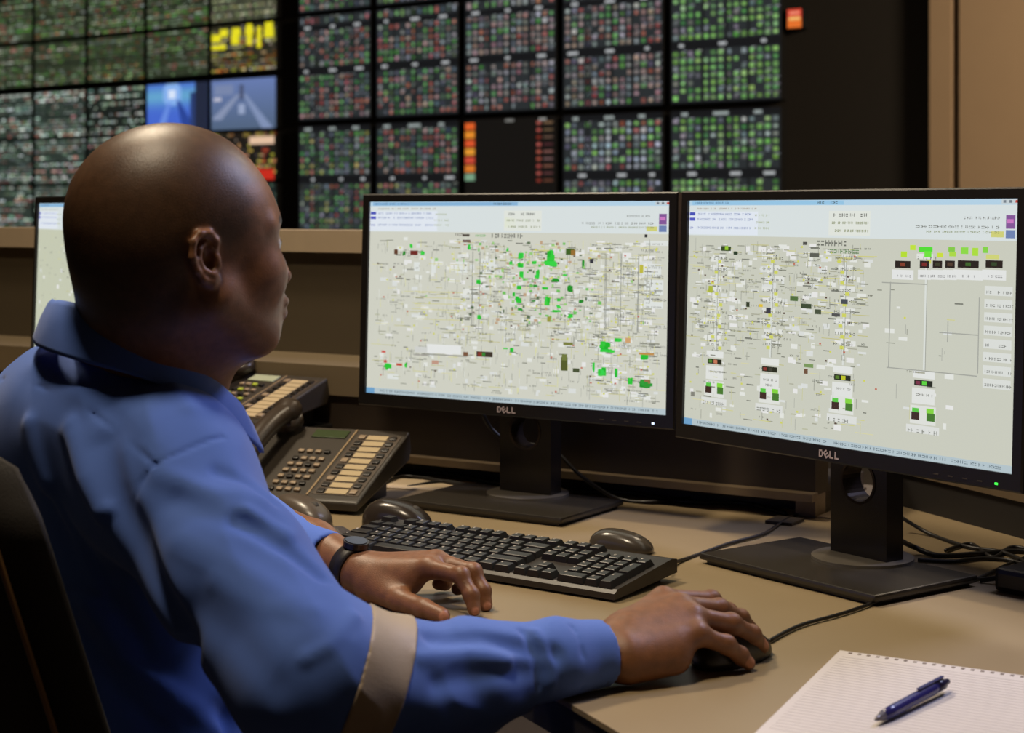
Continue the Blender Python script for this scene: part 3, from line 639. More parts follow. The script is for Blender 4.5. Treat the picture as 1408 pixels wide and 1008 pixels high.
def key_mesh(wu, deep=1):
    k = (wu, deep)
    if k in kmesh: return kmesh[k]
    p = .0190; mb = MB(); w_ = wu * p - .0016; d = deep * p - .0016
    b = [(-w_ / 2, -d / 2), (w_ / 2, -d / 2), (w_ / 2, d / 2), (-w_ / 2, d / 2)]; tt = [(-w_ / 2 + .0024, -d / 2 + .0016), (w_ / 2 - .0024, -d / 2 + .0016), (w_ / 2 - .0024, d / 2 - .003), (-w_ / 2 + .0024, d / 2 - .003)]
    h = .0075; vs = [(x, y, 0) for x, y in b] + [(x, y, h * .93) for x, y in tt]; t2 = [(x * .93, y * .88) for x, y in tt]; vs += [(x, y + .0001, h) for x, y in t2]
    fs = [[0, 3, 2, 1]] + [[4 * a + k_, 4 * a + (k_ + 1) % 4, 4 * a + 4 + (k_ + 1) % 4, 4 * a + 4 + k_] for a in range(2) for k_ in range(4)] + [[8, 9, 10, 11]]
    mb.add(vs, fs)
    if not (wu > 4):
        x = -w_ / 2 + .0048; mb.box((x, d * .16, h + .0001), (.0009, .0034, .0003), 1); mb.box((x + .0011, d * .16 + .0012, h + .0001), (.0018, .0008, .0003), 1); mb.box((x + .0011, d * .16 - .001, h + .0001), (.0016, .0008, .0003), 1)
    me = mb.mesh('key'); me.materials.append(key_m); me.materials.append(leg_m); kmesh[k] = me; return me
keys = []; p = .0190; X0 = .010; Y0 = .0105
def row(y, items, x=0.0):
    for it in items:
        if it < 0: x -= it
        else: keys.append((x + it / 2, y, it, 1)); x += it
row(5.45, [1, -1, 1, 1, 1, 1, -.5, 1, 1, 1, 1, -.5, 1, 1, 1, 1, -.25, 1, 1, 1])
row(4.15, [1] * 13 + [2, -.25, 1, 1, 1, -.25, 1, 1, 1, 1]); row(3.15, [1.5] + [1] * 12 + [1.5, -.25, 1, 1, 1, -.25, 1, 1, 1])
row(2.15, [1.75] + [1] * 11 + [2.25, -3.5, 1, 1, 1]); row(1.15, [2.25] + [1] * 10 + [2.75, -1.25, 1, -1.25, 1, 1, 1]); row(.15, [1.25, 1.25, 1.25, 6.25, 1.25, 1.25, 1.25, 1.25, -.25, 1, 1, 1, -.25, 2, 1])
keys.append((21.95 + .05, 2.65, 1, 2)); keys.append((22.0, .65, 1, 2))
keys.sort(key=lambda k: (k[0] > 3.2, ) + (0,)); hidden = keys[:max(0, len(keys) - 98)]; vis = keys[len(hidden):]
def kpos(k): y = Y0 + (k[1] + .0) * p; return (X0 + k[0] * p, y, zf + .0012 + sl_ * (y - .006))
for k in vis:
    o = bpy.data.objects.new('key', key_mesh(k[2], k[3])); C.objects.link(o); o.parent = kroot; x, y, z = kpos(k); o.location = (x, y, z); o.rotation_euler = (math.atan(sl_), 0, 0)
hm = MB()
for k in hidden: x, y, z = kpos(k); hm.box((x, y, z + .0035), (k[2] * p - .002, k[3] * p - .002, .007), taper=.8)
if hidden: h_ = hm.build('key', key_m, kroot); h_['kind'] = 'stuff'
lb = MB().box((KW - .06, KD - .0135, zb + .0006), (.055, .008, .001)); lb.build('badge', mat('badge_grey', (92, 80, 66), .5), kroot)

# ---------------------------------------------------------------- mice
def mouse(loc, dirv, label, size=(.062, .112, .036), col=(34, 30, 28), wheel=True, rough=.25):
    """length along +x of the local frame"""
    a = math.atan2(dirv[1], dirv[0]); t = empty('computer_mouse', loc, a, label, 'mouse')
    w_, l, h = size; nu, nv = 28, 14; vs = []; fs = []
    for j in range(nv + 1):
        ph = j / nv * math.pi / 2
        for i in range(nu):
            g = 2 * math.pi * i / nu; r = math.cos(ph) ** .62
            x = math.cos(g); y = math.sin(g)
            sx = math.copysign(abs(x) ** .85, x) * r; sy = math.copysign(abs(y) ** .8, y) * r
            z = math.sin(ph) ** .8 * h * (1 - .22 * sx - .16 * sx * sx)
            vs.append((sx * l / 2, sy * w_ / 2 * (1 - .12 * (1 - abs(sx))), .003 + z))
    for j in range(nv):
        for i in range(nu): fs.append([j * nu + i, j * nu + (i + 1) % nu, (j + 1) * nu + (i + 1) % nu, (j + 1) * nu + i])
    vs += [(math.cos(2 * math.pi * i / nu) * l / 2 * .97, math.sin(2 * math.pi * i / nu) * w_ / 2 * .9, 0) for i in range(nu)]; o = (nv + 1) * nu
    for i in range(nu): fs.append([o + i, o + (i + 1) % nu, (i + 1) % nu, i])
    fs.append([o + i for i in range(nu)][::-1])
    MB().add(vs, fs).build('shell', mat('mouse_%d_%d' % (col[0], int(rough * 100)), col, rough, var=.1, scale=60, bump=.03, bscale=800), t, True)
    if wheel:
        MB().ring((l * .26, 0, h * .84 - .0045), .0, .0075, -.003, .003, 20).build('scroll_wheel', mat('rubber_grey', (60, 56, 52), .7), t, True)
    return t
m_r = (on(1058, 896, DESK + .015) + on(948, 930, DESK + .01)) / 2
hd = on(1058, 890, DESK + .015) - on(945, 925, DESK + .01); hd /= np.linalg.norm(hd)
hd = np.array([.69, .72, 0]); MPOS = np.array([.2145, 1.6245, DESK])
mouse(MPOS, hd, 'black mouse under the right hand of the seated person', (.053, .104, .029), (30, 27, 26), rough=.35)
def mid(a, b): q = (a + b) / 2; q[2] = DESK; return q
a, b = on(815, 755), on(893, 760)
mouse(mid(on(813, 757), on(893, 764)) + np.array([.002, .01, 0]), (.9, -.43), 'small dark mouse behind the right end of the keyboard', (.052, .086, .024), (70, 64, 58), rough=.22)
mouse(mid(on(504, 733), on(586, 728)) + np.array([0, .015, 0]), (.93, -.3), 'dark glossy mouse behind the left end of the keyboard', (.064, .100, .036), (52, 45, 40), rough=.22)
mouse(mid(on(385, 722), on(437, 724)) + np.array([-.0, .015, 0]), (.75, -.6), 'brownish mouse in front of the near desk phone, half hidden by the sleeve', (.062, .105, .036), (88, 78, 68), rough=.3)
# small wedge shaped pouch
q = on(455, 742); t = empty('pouch', (q[0], q[1], DESK), -R(20), 'small dark zipped pouch lying between the brownish mouse and the keyboard', 'pouch')
mb = MB(); mb.add([(-.045, -.03, 0), (.04, -.022, 0), (.032, .03, 0), (-.035, .032, 0), (-.03, -.005, .014), (.005, .0, .018), (.012, .016, .016), (-.026, .02, .013)], [[0, 3, 2, 1], [4, 5, 6, 7], [0, 1, 5, 4], [1, 2, 6, 5], [2, 3, 7, 6], [3, 0, 4, 7]])
o = mb.build('body', mat('pouch_cloth', (62, 52, 44), .6, var=.5, scale=250, bump=.4), t); bv = o.modifiers.new('b', 'BEVEL'); bv.width = .003; bv.segments = 3
MB().tube([(-.04, -.024, .006), (-.01, -.012, .013), (.03, -.016, .006)], .0012, 6).build('zip', mat('zip_pinkish', (150, 120, 116), .5), t)

# ---------------------------------------------------------------- desk phones
ph_body = mat('phone_body_dark', (56, 50, 43), .4, var=.12, scale=40, bump=.03); ph_btn = mat('phone_button_light', (150, 130, 106), .4); ph_blk = mat('phone_button_dark', (34, 30, 27), .35)
ph_lab = mat('phone_label_paper', (178, 158, 122), .6, var=.08, scale=60); lcd_m = mat('phone_lcd', (62, 74, 48), .25); strip_m = mat('phone_strip_silver', (150, 128, 98), .4, .2)
def phone(loc, yaw, label, Wd=.225, Dp=.19, zf=.018, zb=.098, handset=True, lit=False):
    t = empty('desk_phone', loc, -yaw, label, 'desk phone')
    body = MB(); th = .024
    prof = [(0, zf - .013), (Dp, zb - .045), (Dp + .006, zb - .028), (Dp, zb), (.006, zf + .003), (0, zf)]
    vs = [(x, y, z) for x in (-Wd, 0) for y, z in prof]; n = len(prof)
    body.add(vs, [list(range(n)), list(range(n, 2 * n))[::-1]] + [[i, (i + 1) % n, n + (i + 1) % n, n + i] for i in range(n)])
    ob = body.build('body', ph_body, t); bv = ob.modifiers.new('b', 'BEVEL'); bv.width = .0035; bv.segments = 3
    MB().prism([(0.05, 0), (.12, zb - .05), (.172, zb - .035), (.168, 0)], -Wd + .03, -.03, M=Matrix(((0, 0, 1, 0), (1, 0, 0, 0), (0, 1, 0, 0), (0, 0, 0, 1)))).build('foot_stand', ph_blk, t)
    ang = math.atan2(zb - zf - .003, Dp - .006)
    T = Matrix.Translation((0, .006, zf + .003)) @ Matrix.Rotation(ang, 4, 'X'); Lf = (Dp - .006) / math.cos(ang)
    def part(mb, name, m, par=t, sm=False): o = mb.build(name, m, par, sm); o.matrix_local = T; return o
    # silver divide and the two rows of label keys
    part(MB().box((-.0865, Lf / 2, .0005), (.003, Lf - .012, .002)), 'divider', strip_m)
    part(MB().box((-.043, Lf * .48, .0003), (.074, Lf * .86, .0012), bev=.0004), 'label_panel', mat('phone_panel_dark', (70, 58, 46), .45))
    for k in range(10):
        y = .018 + k * (Lf - .036) / 9.6
        part(MB().box((-.043, y, .0013), (.034, .0125, .0016)), 'paper_label', ph_lab)
        part(MB().box((-.0685, y, .0016), (.011, .010, .004), bev=.0012), 'line_button', ph_btn if k in (2, 5, 9) else ph_blk)
        part(MB().box((-.0165, y, .0016), (.011, .010, .004), bev=.0012), 'line_button', ph_btn if k in (0,) else ph_blk)
    part(MB().box((-.125, Lf - .022, .001), (.058, .022, .002), bev=.0006), 'display', lcd_m if not lit else mat('phone_lcd_pale', (170, 176, 150), .3))
    for j in range(7):
        for i in range(4):
            x = -.150 + i * .0145; y = .016 + j * .0172
            if j == 6: y += .004
            part(MB().box((x, y, .0022), (.0095, .0072, .004), bev=.0015), 'button', mat('phone_button_yellow', (176, 190, 60), .4) if (lit and (i * 3 + j) % 4 == 0) else (ph_btn if (i + j * 2) % 5 else ph_blk))
    # handset lying in its cradle along the left side
    if handset:
        hs = MB(); xs = -Wd + .027; pts = []; rs = []
        for k in range(25):
            s = k / 24; y = .0 + s * (Lf + .008); z = .024 + .020 * math.sin(s * math.pi) ** .7
            pts.append((xs, y, z)); rs.append(.0165 if 3 < k < 21 else .021 + .003 * math.cos((s - .5) * 2 * math.pi * 3))
        rs[0] = rs[-1] = .012; rs[1] = rs[-2] = .019
        hs.tube(pts, rs, 16)
        hs.ring((xs, .022, .010), .0, .023, 0, .016, 24, axis='z'); hs.ring((xs, Lf - .016, .010), .0, .023, 0, .016, 24, axis='z')
        part(hs, 'handset', mat('handset_dark', (62, 52, 44), .33, var=.08), t, True)
    return t
phone((-.222, 2.388, DESK), R(20), 'dark desk phone standing on the desk with handset on its left and pale label strips')
bx = MB().box((0, 0, .038), (.26, .20, .076), bev=.004); o = bx.build('equipment_box', mat('equipment_box_black', (22, 19, 17), .6), loc=(-.463, 2.822, DESK + .0003), rot=(0, 0, -R(34))); tag(o, 'black box on the desk under the second phone', 'box')
phone((-.405, 2.665, DESK + .0765), R(34), 'second desk phone with yellowish keys, on a black box beside the chin of the person', Wd=.205, Dp=.17, zf=.020, zb=.080, handset=True, lit=True)

# ---------------------------------------------------------------- paper, pen
tl = on(1155, 900); te = on(1408, 935); ud = te - tl; ud /= np.linalg.norm(ud); vd = on(1045, 1008) - tl; vd /= np.linalg.norm(vd)
t = empty('notepad', tl, 0, 'white lined notepad at the lower right with a perforated top edge', 'notepad')
def pad(w_, l, z0, z1, mi=0, mb=None, sk=0):
    P = [tl * 0 + vd * 0, ud * w_, ud * w_ + vd * l, vd * l]; return (mb or MB()).prism([(p[0], p[1]) for p in P], z0, z1, mi)
pad(.25, .33, .0002, .0042).build('pages', mat('paper_white', (206, 200, 200), .75, var=.03, scale=30, bump=.05), t)
mb = MB()
for k in range(26):
    a = ud * (.012 + k * .0092) + vd * .006; mb.box((a[0], a[1], .0044), (.0032, .0042, .0004), rz=math.atan2(ud[1], ud[0]))
mb.build('perforation', mat('perforation_dark', (128, 116, 110), .8), t)
mb = MB()
for k in range(30):
    a = ud * .125 + vd * (.022 + k * .0085); mb.box((a[0], a[1], .00432), (.235, .0006, .0001), rz=math.atan2(ud[1], ud[0]))
mb.build('ruling', mat('ruled_line', (186, 180, 186), .8), t)
p0 = on(1203, 990, DESK + .010); p1 = on(1303, 937, DESK + .013); d = p1 - p0; Lp = np.linalg.norm(d); dz = d / Lp
t = empty('pen', (p0 + p1) / 2, 0, 'blue click pen with a grey tip lying on the notepad', 'pen')
t.rotation_euler = Vector(d).to_track_quat('Z', 'Y').to_euler(); hl = Lp / 2
blue = mat('pen_blue_plastic', (44, 42, 110), .22, var=.1); pgrey = mat('pen_grey', (110, 104, 110), .3, .3)
MB().tube([(0, 0, -hl + .014), (0, 0, -hl + .03), (0, 0, hl - .03), (0, 0, hl - .022)], [.0042, .0052, .0052, .0046], 16).build('barrel', blue, t, True)
MB().tube([(0, 0, -hl), (0, 0, -hl + .003), (0, 0, -hl + .014)], [.0007, .0018, .0041], 16).build('tip', pgrey, t, True)
MB().tube([(0, 0, hl - .024), (0, 0, hl - .010), (0, 0, hl - .008), (0, 0, hl)], [.005, .005, .003, .0026], 16).build('push_button', mat('pen_dark_blue', (30, 26, 60), .3), t, True)
MB().box((0, .0068, hl - .034), (.0032, .0016, .048), bev=.0006).build('clip', blue, t)

# ---------------------------------------------------------------- cables
def dp(px, py, h=.003): return on(px, py, DESK + h)
cable([dp(1058, 881), dp(1100, 860), dp(1160, 843), dp(1225, 822), dp(1300, 806), dp(1345, 795), dp(1400, 770), dp(1460, 752)], .0021, 'thin dark cable running from the mouse under the hand past the near monitor base')
cable([on(915, 772, DESK + .018), dp(935, 771), dp(1000, 748), dp(1050, 734), dp(1082, 714), dp(1120, 697), dp(1160, 680), dp(1190, 672)], .0023, 'dark cable from the right end of the keyboard to the console foot')
cable([on(1236, 742, DESK + .03), dp(1256, 752, .01), dp(1290, 764), dp(1340, 762), dp(1400, 758), dp(1450, 765)], .0035, 'thick dark cable from behind the near monitor neck to the right', group='cable bundle')
cable([on(1240, 712, DESK + .02), dp(1280, 735), dp(1330, 752), dp(1380, 760), dp(1420, 778)], .0028, 'uppermost dark cable of the tangle at the right edge', group='cable bundle')
cable([dp(1262, 770), dp(1310, 772), dp(1350, 768), dp(1395, 772), dp(1440, 790)], .0026, 'lowest dark cable of the tangle at the right edge', group='cable bundle')
cable([dp(1300, 757), dp(1335, 748), dp(1365, 766), dp(1392, 752), dp(1430, 760)], .0024, 'looped dark cable in the tangle at the right edge', group='cable bundle')
cable([at(664, 570, 2.56), at(676, 590, 2.57), at(700, 608, 2.565), at(735, 612, 2.56), at(765, 622, 2.545), at(800, 655, 2.52), on(850, 686, DESK + .004), on(905, 690, DESK + .004), on(960, 682, DESK + .004)], .0032, 'dark cable curling behind the neck of the monitor left of the pair')
cable([on(560, 670), on(610, 662, DESK + .004), on(640, 668, DESK + .004), on(560, 655, DESK + .004), on(520, 668, DESK + .004)], .003, 'dark cable looped on the desk between near phone and monitor base')
cable([on(540, 652, DESK + .004), on(600, 650, DESK + .004), on(680, 664, DESK + .004), on(700, 668, DESK + .004)], .0034, 'dark cable along the foot of the console behind the near phone')
cable([on(800, 676, DESK + .004), on(870, 678, DESK + .004), on(940, 690, DESK + .004), on(1020, 692, DESK + .004), on(1080, 706, DESK + .004)], .003, 'dark cable along the gap under the metal rail')
q = on(1416, 812); t = empty('power_adapter', (q[0], q[1], DESK), -R(50), 'black power adapter cut by the right edge of the picture', 'adapter')
MB().box((0, 0, .014), (.05, .07, .027), bev=.006).build('body', plastic, t); MB().tube([(-.025, .0, .012), (-.04, .0, .008), (-.06, -.01, .003)], .003, 8).build('lead', mat('cable_black', (26, 23, 21), .45), t)
# pale sheets: one partly for light reflections, one painting a lit desk area
for i, (px, py, rz, lab) in enumerate([(590, 668, -.3, 'pale loose sheet, partly for reflections, on the desk between near phone and monitor base'), (1140, 705, -.6, 'pale patch standing for a lit area on the desk behind the near monitor base')]):
    q = on(px, py); o = MB().box((0, 0, .0008), (.13, .09, .0012)).build('paper_glare_sheet', mat('sheet_paper_glare', (196, 176, 146), .7, var=.06), loc=(q[0], q[1], DESK + .0002), rot=(0, 0, rz)); tag(o, lab, 'paper')
# ---------------------------------------------------------------- the seated person
PHI = R(31); f3 = np.array([math.cos(PHI), math.sin(PHI), 0]); r3 = np.array([math.sin(PHI), -math.cos(PHI), 0]); up3 = np.array([0, 0, 1.0])
HPHI = R(33); HP = R(4)      # head turn and nod
hf = np.array([math.cos(HPHI) * math.cos(HP), math.sin(HPHI) * math.cos(HP), math.sin(HP)]); hl_ = np.array([-math.sin(HPHI), math.cos(HPHI), 0]); hu = np.cross(hf, hl_)
HM = np.stack([hf, hl_, hu], 1); HS = 1.0
HC = at(294, 354, 1.525) + hl_ * .079 * HS
def hp(x, y, z):
    z *= 1.06
    if z < 0 and x > 0: z *= .86
    return HC + HM @ (np.array([x, y, z], float) * HS)
TM = np.stack([f3, -r3, up3], 1)
def V3(*a): return np.array(a, float)
B_ = SDF()
# head
B_.ell(hp(-.010, 0, .036), V3(.099, .080, .089) * HS, .01, M=HM)
B_.ell(hp(.036, 0, .022), V3(.058, .062, .052) * HS, .025, M=HM)
B_.ell(hp(.040, 0, -.028), V3(.055, .060, .070) * HS, .03, M=HM)
B_.ell(hp(-.03, 0, -.004), V3(.066, .068, .064) * HS, .03, M=HM)
for s in (-1, 1):
    B_.cap(hp(.005, s * .056, -.045), hp(.058, s * .032, -.088), .024 * HS, .022 * HS, .025)
    B_.ell(hp(.058, s * .040, -.028), V3(.028, .024, .026) * HS, .02, M=HM)
    B_.cap(hp(.083, s * .018, .024), hp(.066, s * .048, .022), .009 * HS, .009 * HS, .012)
B_.ell(hp(.068, 0, -.088), V3(.026, .026, .022) * HS, .02, M=HM)
B_.ell(hp(.066, 0, -.052), V3(.030, .032, .030) * HS, .02, M=HM)
for s in (-1, 1): B_.ell(hp(.092, s * .031, .006), V3(.014, .017, .012) * HS, .012, 's', M=HM)
B_.cap(hp(.086, 0, .012), hp(.098, 0, -.024), .008 * HS, .0090 * HS, .010)
B_.ell(hp(.097, 0, -.028), V3(.012, .014, .010) * HS, .008, M=HM)
for s in (-1, 1): B_.ell(hp(.094, s * .015, -.031), V3(.012, .009, .009) * HS, .006, M=HM); B_.ell(hp(.098, s * .008, -.040), V3(.006, .0045, .004) * HS, .004, 's', M=HM)
B_.ell(hp(.092, 0, -.058), V3(.013, .026, .0075) * HS, .006, M=HM); B_.ell(hp(.090, 0, -.071), V3(.013, .023, .008) * HS, .006, M=HM)
B_.cap(hp(.104, .018, -.0645), hp(.104, -.018, -.0645), .0022, .0022, .003, 's')
for s in (-1, 1):
    B_.cap(hp(.083, s * .024, .0135), hp(.080, s * .040, .0105), .0048, .0044, .004)      # lids
    B_.cap(hp(.083, s * .024, -.001), hp(.080, s * .040, .001), .0040, .0040, .004)
# ears
def ear(s):
    o = hp(-.004, s * .0745, -.001); a_ = HM @ V3(1, s * .0, .1); a_ = a_ / np.linalg.norm(a_); n = HM @ V3(-.28, s, .0); n /= np.linalg.norm(n); b_ = np.cross(n, a_) * (-s); b_ /= np.linalg.norm(b_)
    if b_[2] < 0: b_ = -b_
    es = .80; q = lambda A_, B2, N_: o + (a_ * A_ + b_ * B2 + n * N_) * HS * es; W_ = lambda *v: V3(*v) * es
    EM = np.stack([a_, b_, n], 1)
    B_.ell(q(-.006, 0, .004), W_(.014, .025, .006), .005, M=EM); B_.ell(q(-.002, -.022, .003), W_(.009, .010, .006), .005, M=EM)
    B_.ell(q(.001, -.002, .010), W_(.0085, .013, .0075), .003, 's', M=EM); B_.ell(q(-.002, .015, .0115), W_(.007, .009, .005), .003, 's', M=EM)
    B_.chain([q(.010, .004, .005), q(.013, .018, .006), q(.006, .029, .009), q(-.006, .031, .012), q(-.016, .023, .015), q(-.020, .006, .015), q(-.017, -.010, .013), q(-.010, -.022, .010), q(-.001, -.028, .006)],
             list(W_(.0030, .0034, .0040, .0042, .0042, .0042, .0038, .0038, .0048)), .003)
    B_.chain([q(-.001, .020, .008), q(-.010, .012, .0105), q(-.0125, .001, .011), q(-.008, -.012, .010), q(-.001, -.017, .008)], list(W_(.0026, .0032, .0032, .0032, .0038)), .003)
    B_.cap(q(.011, -.001, .005), q(.011, -.009, .005), .0032, .0029, .004)
ear(-1); ear(1)
# neck, trunk
NB = V3(-.370, 1.650, .99)
B_.cap(hp(-.018, 0, -.035), NB + V3(.004, .008, 0), .063, .062, .025); B_.cap(hp(-.048, 0, -.010), NB + V3(-.020, .0, .03), .046, .046, .025)
B_.cap(hp(.025, 0, -.075), NB + f3 * .025, .036, .045, .03)
rS, lS = V3(-.322, 1.553, .944), V3(-.497, 1.868, .955)
B_.cap(rS, lS, .052, .052, .04); B_.cap(NB, V3(-.40, 1.70, .92), .07, .08, .04)
B_.ell(V3(-.415, 1.735, .87), (.100, .165, .17), .04, M=TM); B_.ell(V3(-.40, 1.745, .66), (.105, .15, .2), .04, M=TM)
# arms
eR = V3(-.165, 1.390, .806); wR = V3(.088, 1.548, .7785)
B_.chain([rS, eR], [.048, .040], .02); B_.chain([eR, at(640, 935, 1.474), wR], [.036, .030, .0235], .01)
eL = V3(-.375, 2.035, .83); wL = at(492, 788, 1.890)
B_.chain([lS, eL], [.046, .038], .02); B_.chain([eL, at(430, 752, 1.955), wL], [.038, .030, .0240], .01)
def fing(mcp, pts, rs, w, rw=.013, kk=.014):
    B_.cap(w, mcp, rw + .002, rs[0] + .0022, kk)
    for i in range(len(pts)):
        a, b = ([mcp] + pts)[i], pts[i]; B_.cap(a, b, rs[i], rs[i + 1], .0035 if i else .006)
        if i < len(pts) - 1: B_.ell(pts[i] + V3(0, 0, .0012), (rs[i + 1] * 1.06,) * 3, .004)
# right hand over the mouse
wh = wR + V3(.012, .008, .002)
fing(V3(.147, 1.622, .810), [at(978, 826, 1.655), at(1002, 842, 1.678), at(1016, 860, 1.69)], [.0105, .0092, .0082, .0072], wh + V3(-.004, .014, .004))
fing(V3(.162, 1.603, .8075), [at(989, 838, 1.633), at(1018, 851, 1.652), at(1035, 868, 1.664)], [.0108, .0095, .0085, .0074], wh + V3(0, .006, .004))
fing(V3(.172, 1.586, .8015), [at(1006, 858, 1.603), at(1034, 873, 1.618), at(1048, 889, 1.628)], [.0104, .0092, .0083, .0073], wh + V3(.004, -.002, .003))
fing(V3(.174, 1.566, .7905), [at(999, 887, 1.575), at(1018, 902, 1.585), at(1029, 912, 1.588)], [.0094, .0084, .0076, .0068], wh + V3(.006, -.010, 0))
B_.cap(V3(.108, 1.537, .7725), V3(.150, 1.552, .7735), .0205, .0175, .016); B_.cap(V3(.110, 1.575, .785), V3(.150, 1.595, .790), .022, .018, .018)
B_.chain([V3(.112, 1.585, .782), V3(.136, 1.640, .780), V3(.168, 1.672, .772), V3(.192, 1.682, .768)], [.018, .0125, .0105, .0085], .006, .014)
# left hand resting on its fingertips
wl = wL + V3(.008, -.004, .0)
fing(at(590, 781, 1.845), [at(634, 792, 1.815), at(648, 819, 1.802), at(652, 838, 1.795)], [.0104, .0090, .0082, .0074], wl + V3(0, -.008, .002))
fing(at(600, 772, 1.866), [at(651, 787, 1.843), at(664, 813, 1.832), at(668, 832, 1.826)], [.0108, .0092, .0084, .0075], wl + V3(0, 0, .004))
fing(at(597, 773, 1.886), [at(642, 789, 1.878), at(640, 806, 1.880), at(629, 810, 1.885)], [.0102, .0088, .008, .0072], wl + V3(0, .008, .003))
fing(at(585, 779, 1.905), [at(612, 790, 1.912), at(612, 802, 1.912), at(602, 803, 1.912)], [.0092, .0080, .0074, .0068], wl + V3(-.002, .014, 0))
B_.cap(at(515, 803, 1.87), at(562, 800, 1.850), .0195, .0155, .014); B_.cap(at(515, 800, 1.895), at(560, 798, 1.885), .018, .014, .014)
B_.chain([at(512, 808, 1.865), at(550, 826, 1.828), at(584, 838, 1.797), at(608, 847, 1.778)], [.0165, .0128, .0106, .0088], .005, .012)
import time; _t0 = time.time()
bme, BV = B_.mesh('body', (-.70, 1.28, .50), (.30, 2.12, 1.32), .0019)
# skin colour: cropped dark hair on the scalp, paler finger ends and lips
X = (BV - HC) @ HM / HS; X[:, 2] /= 1.06
def sst(a, b, x): t = np.clip((x - a) / (b - a), 0, 1); return t * t * (3 - 2 * t)
wob = .004 * np.sin(160 * X[:, 1]) + .003 * np.sin(330 * X[:, 2] + 2)
hair = (1 - sst(.036, .066, X[:, 0] + wob - .30 * np.clip(X[:, 2] - .06, 0, .1))) * sst(-.06, -.015, X[:, 2] + .02 * sst(-.02, -.04, X[:, 0]))
hair *= 1 - sst(-.012, .002, X[:, 0]) * (1 - sst(-.014, .022, X[:, 2] - .6 * np.clip(X[:, 0] - .02, 0, .1)))
ez = np.linalg.norm(np.stack([(X[:, 0] + .008) / .021, (np.abs(X[:, 1]) - .083) / .016, (X[:, 2] + .002) / .030], 1), axis=1); hair *= sst(.85, 1.2, ez)
inhead = np.linalg.norm(BV - HC, axis=1) < .17; hair *= inhead
skin = np.array(lin((126, 84, 55))); scalp = np.array(lin((76, 53, 36))); 
col = skin[None] * (1 - hair[:, None]) + scalp[None] * hair[:, None]
lips = inhead & (np.linalg.norm((X - V3(.098, 0, -.0645)) / V3(.014, .024, .012), axis=1) < 1); col[lips] = lin((120, 70, 62))
col[inhead & (np.linalg.norm((X - V3(.09, .034, .026)) / V3(.02, .017, .005), axis=1) < 1)] = lin((50, 34, 28)); col[inhead & (np.linalg.norm((X - V3(.09, -.034, .026)) / V3(.02, .017, .005), axis=1) < 1)] = lin((50, 34, 28))
pale_ = np.array(lin((186, 128, 100)))
def nail(c, rad, cc=pale_):
    d = np.linalg.norm(BV - c, axis=1); w_ = (1 - sst(rad * .75, rad, d))[:, None]; col[:] = col * (1 - w_) + cc * w_
nail(at(655, 842, 1.786), .0065); nail(at(671, 834, 1.818), .006); nail(at(612, 849, 1.768), .0085); nail(at(1052, 884, 1.624), .0065); nail(at(1033, 911, 1.581), .0065)
ca = bme.color_attributes.new('Col', 'FLOAT_COLOR', 'POINT'); cc_ = np.ones((len(bme.vertices), 4), np.float32); cc_[:, :3] = col; ca.data.foreach_set('color', cc_.ravel())
sm = bpy.data.materials.new('skin'); sm.use_nodes = True; nt = sm.node_tree; b = nt.nodes['Principled BSDF']
a_ = nt.nodes.new('ShaderNodeVertexColor'); a_.layer_name = 'Col'; tc = nt.nodes.new('ShaderNodeTexCoord'); nz = nt.nodes.new('ShaderNodeTexNoise'); nz.inputs['Scale'].default_value = 110; nz.inputs['Detail'].default_value = 6
mr = nt.nodes.new('ShaderNodeMapRange'); mr.inputs[3].default_value = .62; mr.inputs[4].default_value = 1.38; vm = nt.nodes.new('ShaderNodeVectorMath'); vm.operation = 'SCALE'
nt.links.new(tc.outputs['Object'], nz.inputs['Vector']); nt.links.new(nz.outputs['Fac'], mr.inputs[0]); nt.links.new(a_.outputs['Color'], vm.inputs[0]); nt.links.new(mr.outputs[0], vm.inputs['Scale']); nt.links.new(vm.outputs[0], b.inputs['Base Color'])
n2 = nt.nodes.new('ShaderNodeTexNoise'); n2.inputs['Scale'].default_value = 800; n2.inputs['Detail'].default_value = 3; nt.links.new(tc.outputs['Object'], n2.inputs['Vector'])
bp = nt.nodes.new('ShaderNodeBump'); bp.inputs['Strength'].default_value = .3; bp.inputs['Distance'].default_value = .0009; nt.links.new(n2.outputs['Fac'], bp.inputs['Height']); nt.links.new(bp.outputs['Normal'], b.inputs['Normal'])
b.inputs['Roughness'].default_value = .42; b.inputs['Specular IOR Level'].default_value = .45; b.inputs['Subsurface Weight'].default_value = .08; b.inputs['Subsurface Radius'].default_value = (.01, .004, .002); b.inputs['Subsurface Scale'].default_value = .5
PO = V3(-.40, 1.74, 0)
person = empty('person', PO, 0, 'seated person seen from behind in a blue shirt, one hand on a mouse', 'person')
def pchild(name, me, m, label=None):
    o = link(name, me, m, person, True); o.location = tuple(-PO)
    if label: o['label'] = label
    return o
body = pchild('body', bme, sm)
for s in (-1, 1):
    e = MB(); ec = hp(.0775, s * .031, .0055); me = bpy.data.meshes.new('eye'); bm = bmesh.new(); bmesh.ops.create_uvsphere(bm, u_segments=20, v_segments=14, radius=.0120); bm.to_mesh(me); bm.free()
    o = link('eye', me, mat('eye_white', (206, 196, 184), .12), person, True); o.location = tuple(ec - PO)
    me = bpy.data.meshes.new('iris'); bm = bmesh.new(); bmesh.ops.create_uvsphere(bm, u_segments=16, v_segments=12, radius=.0056); bm.to_mesh(me); bm.free()
    o2 = link('iris', me, mat('iris_brown', (34, 20, 12), .1), o, True); o2.location = tuple(hf * .0078)
print('body', len(BV), time.time() - _t0)

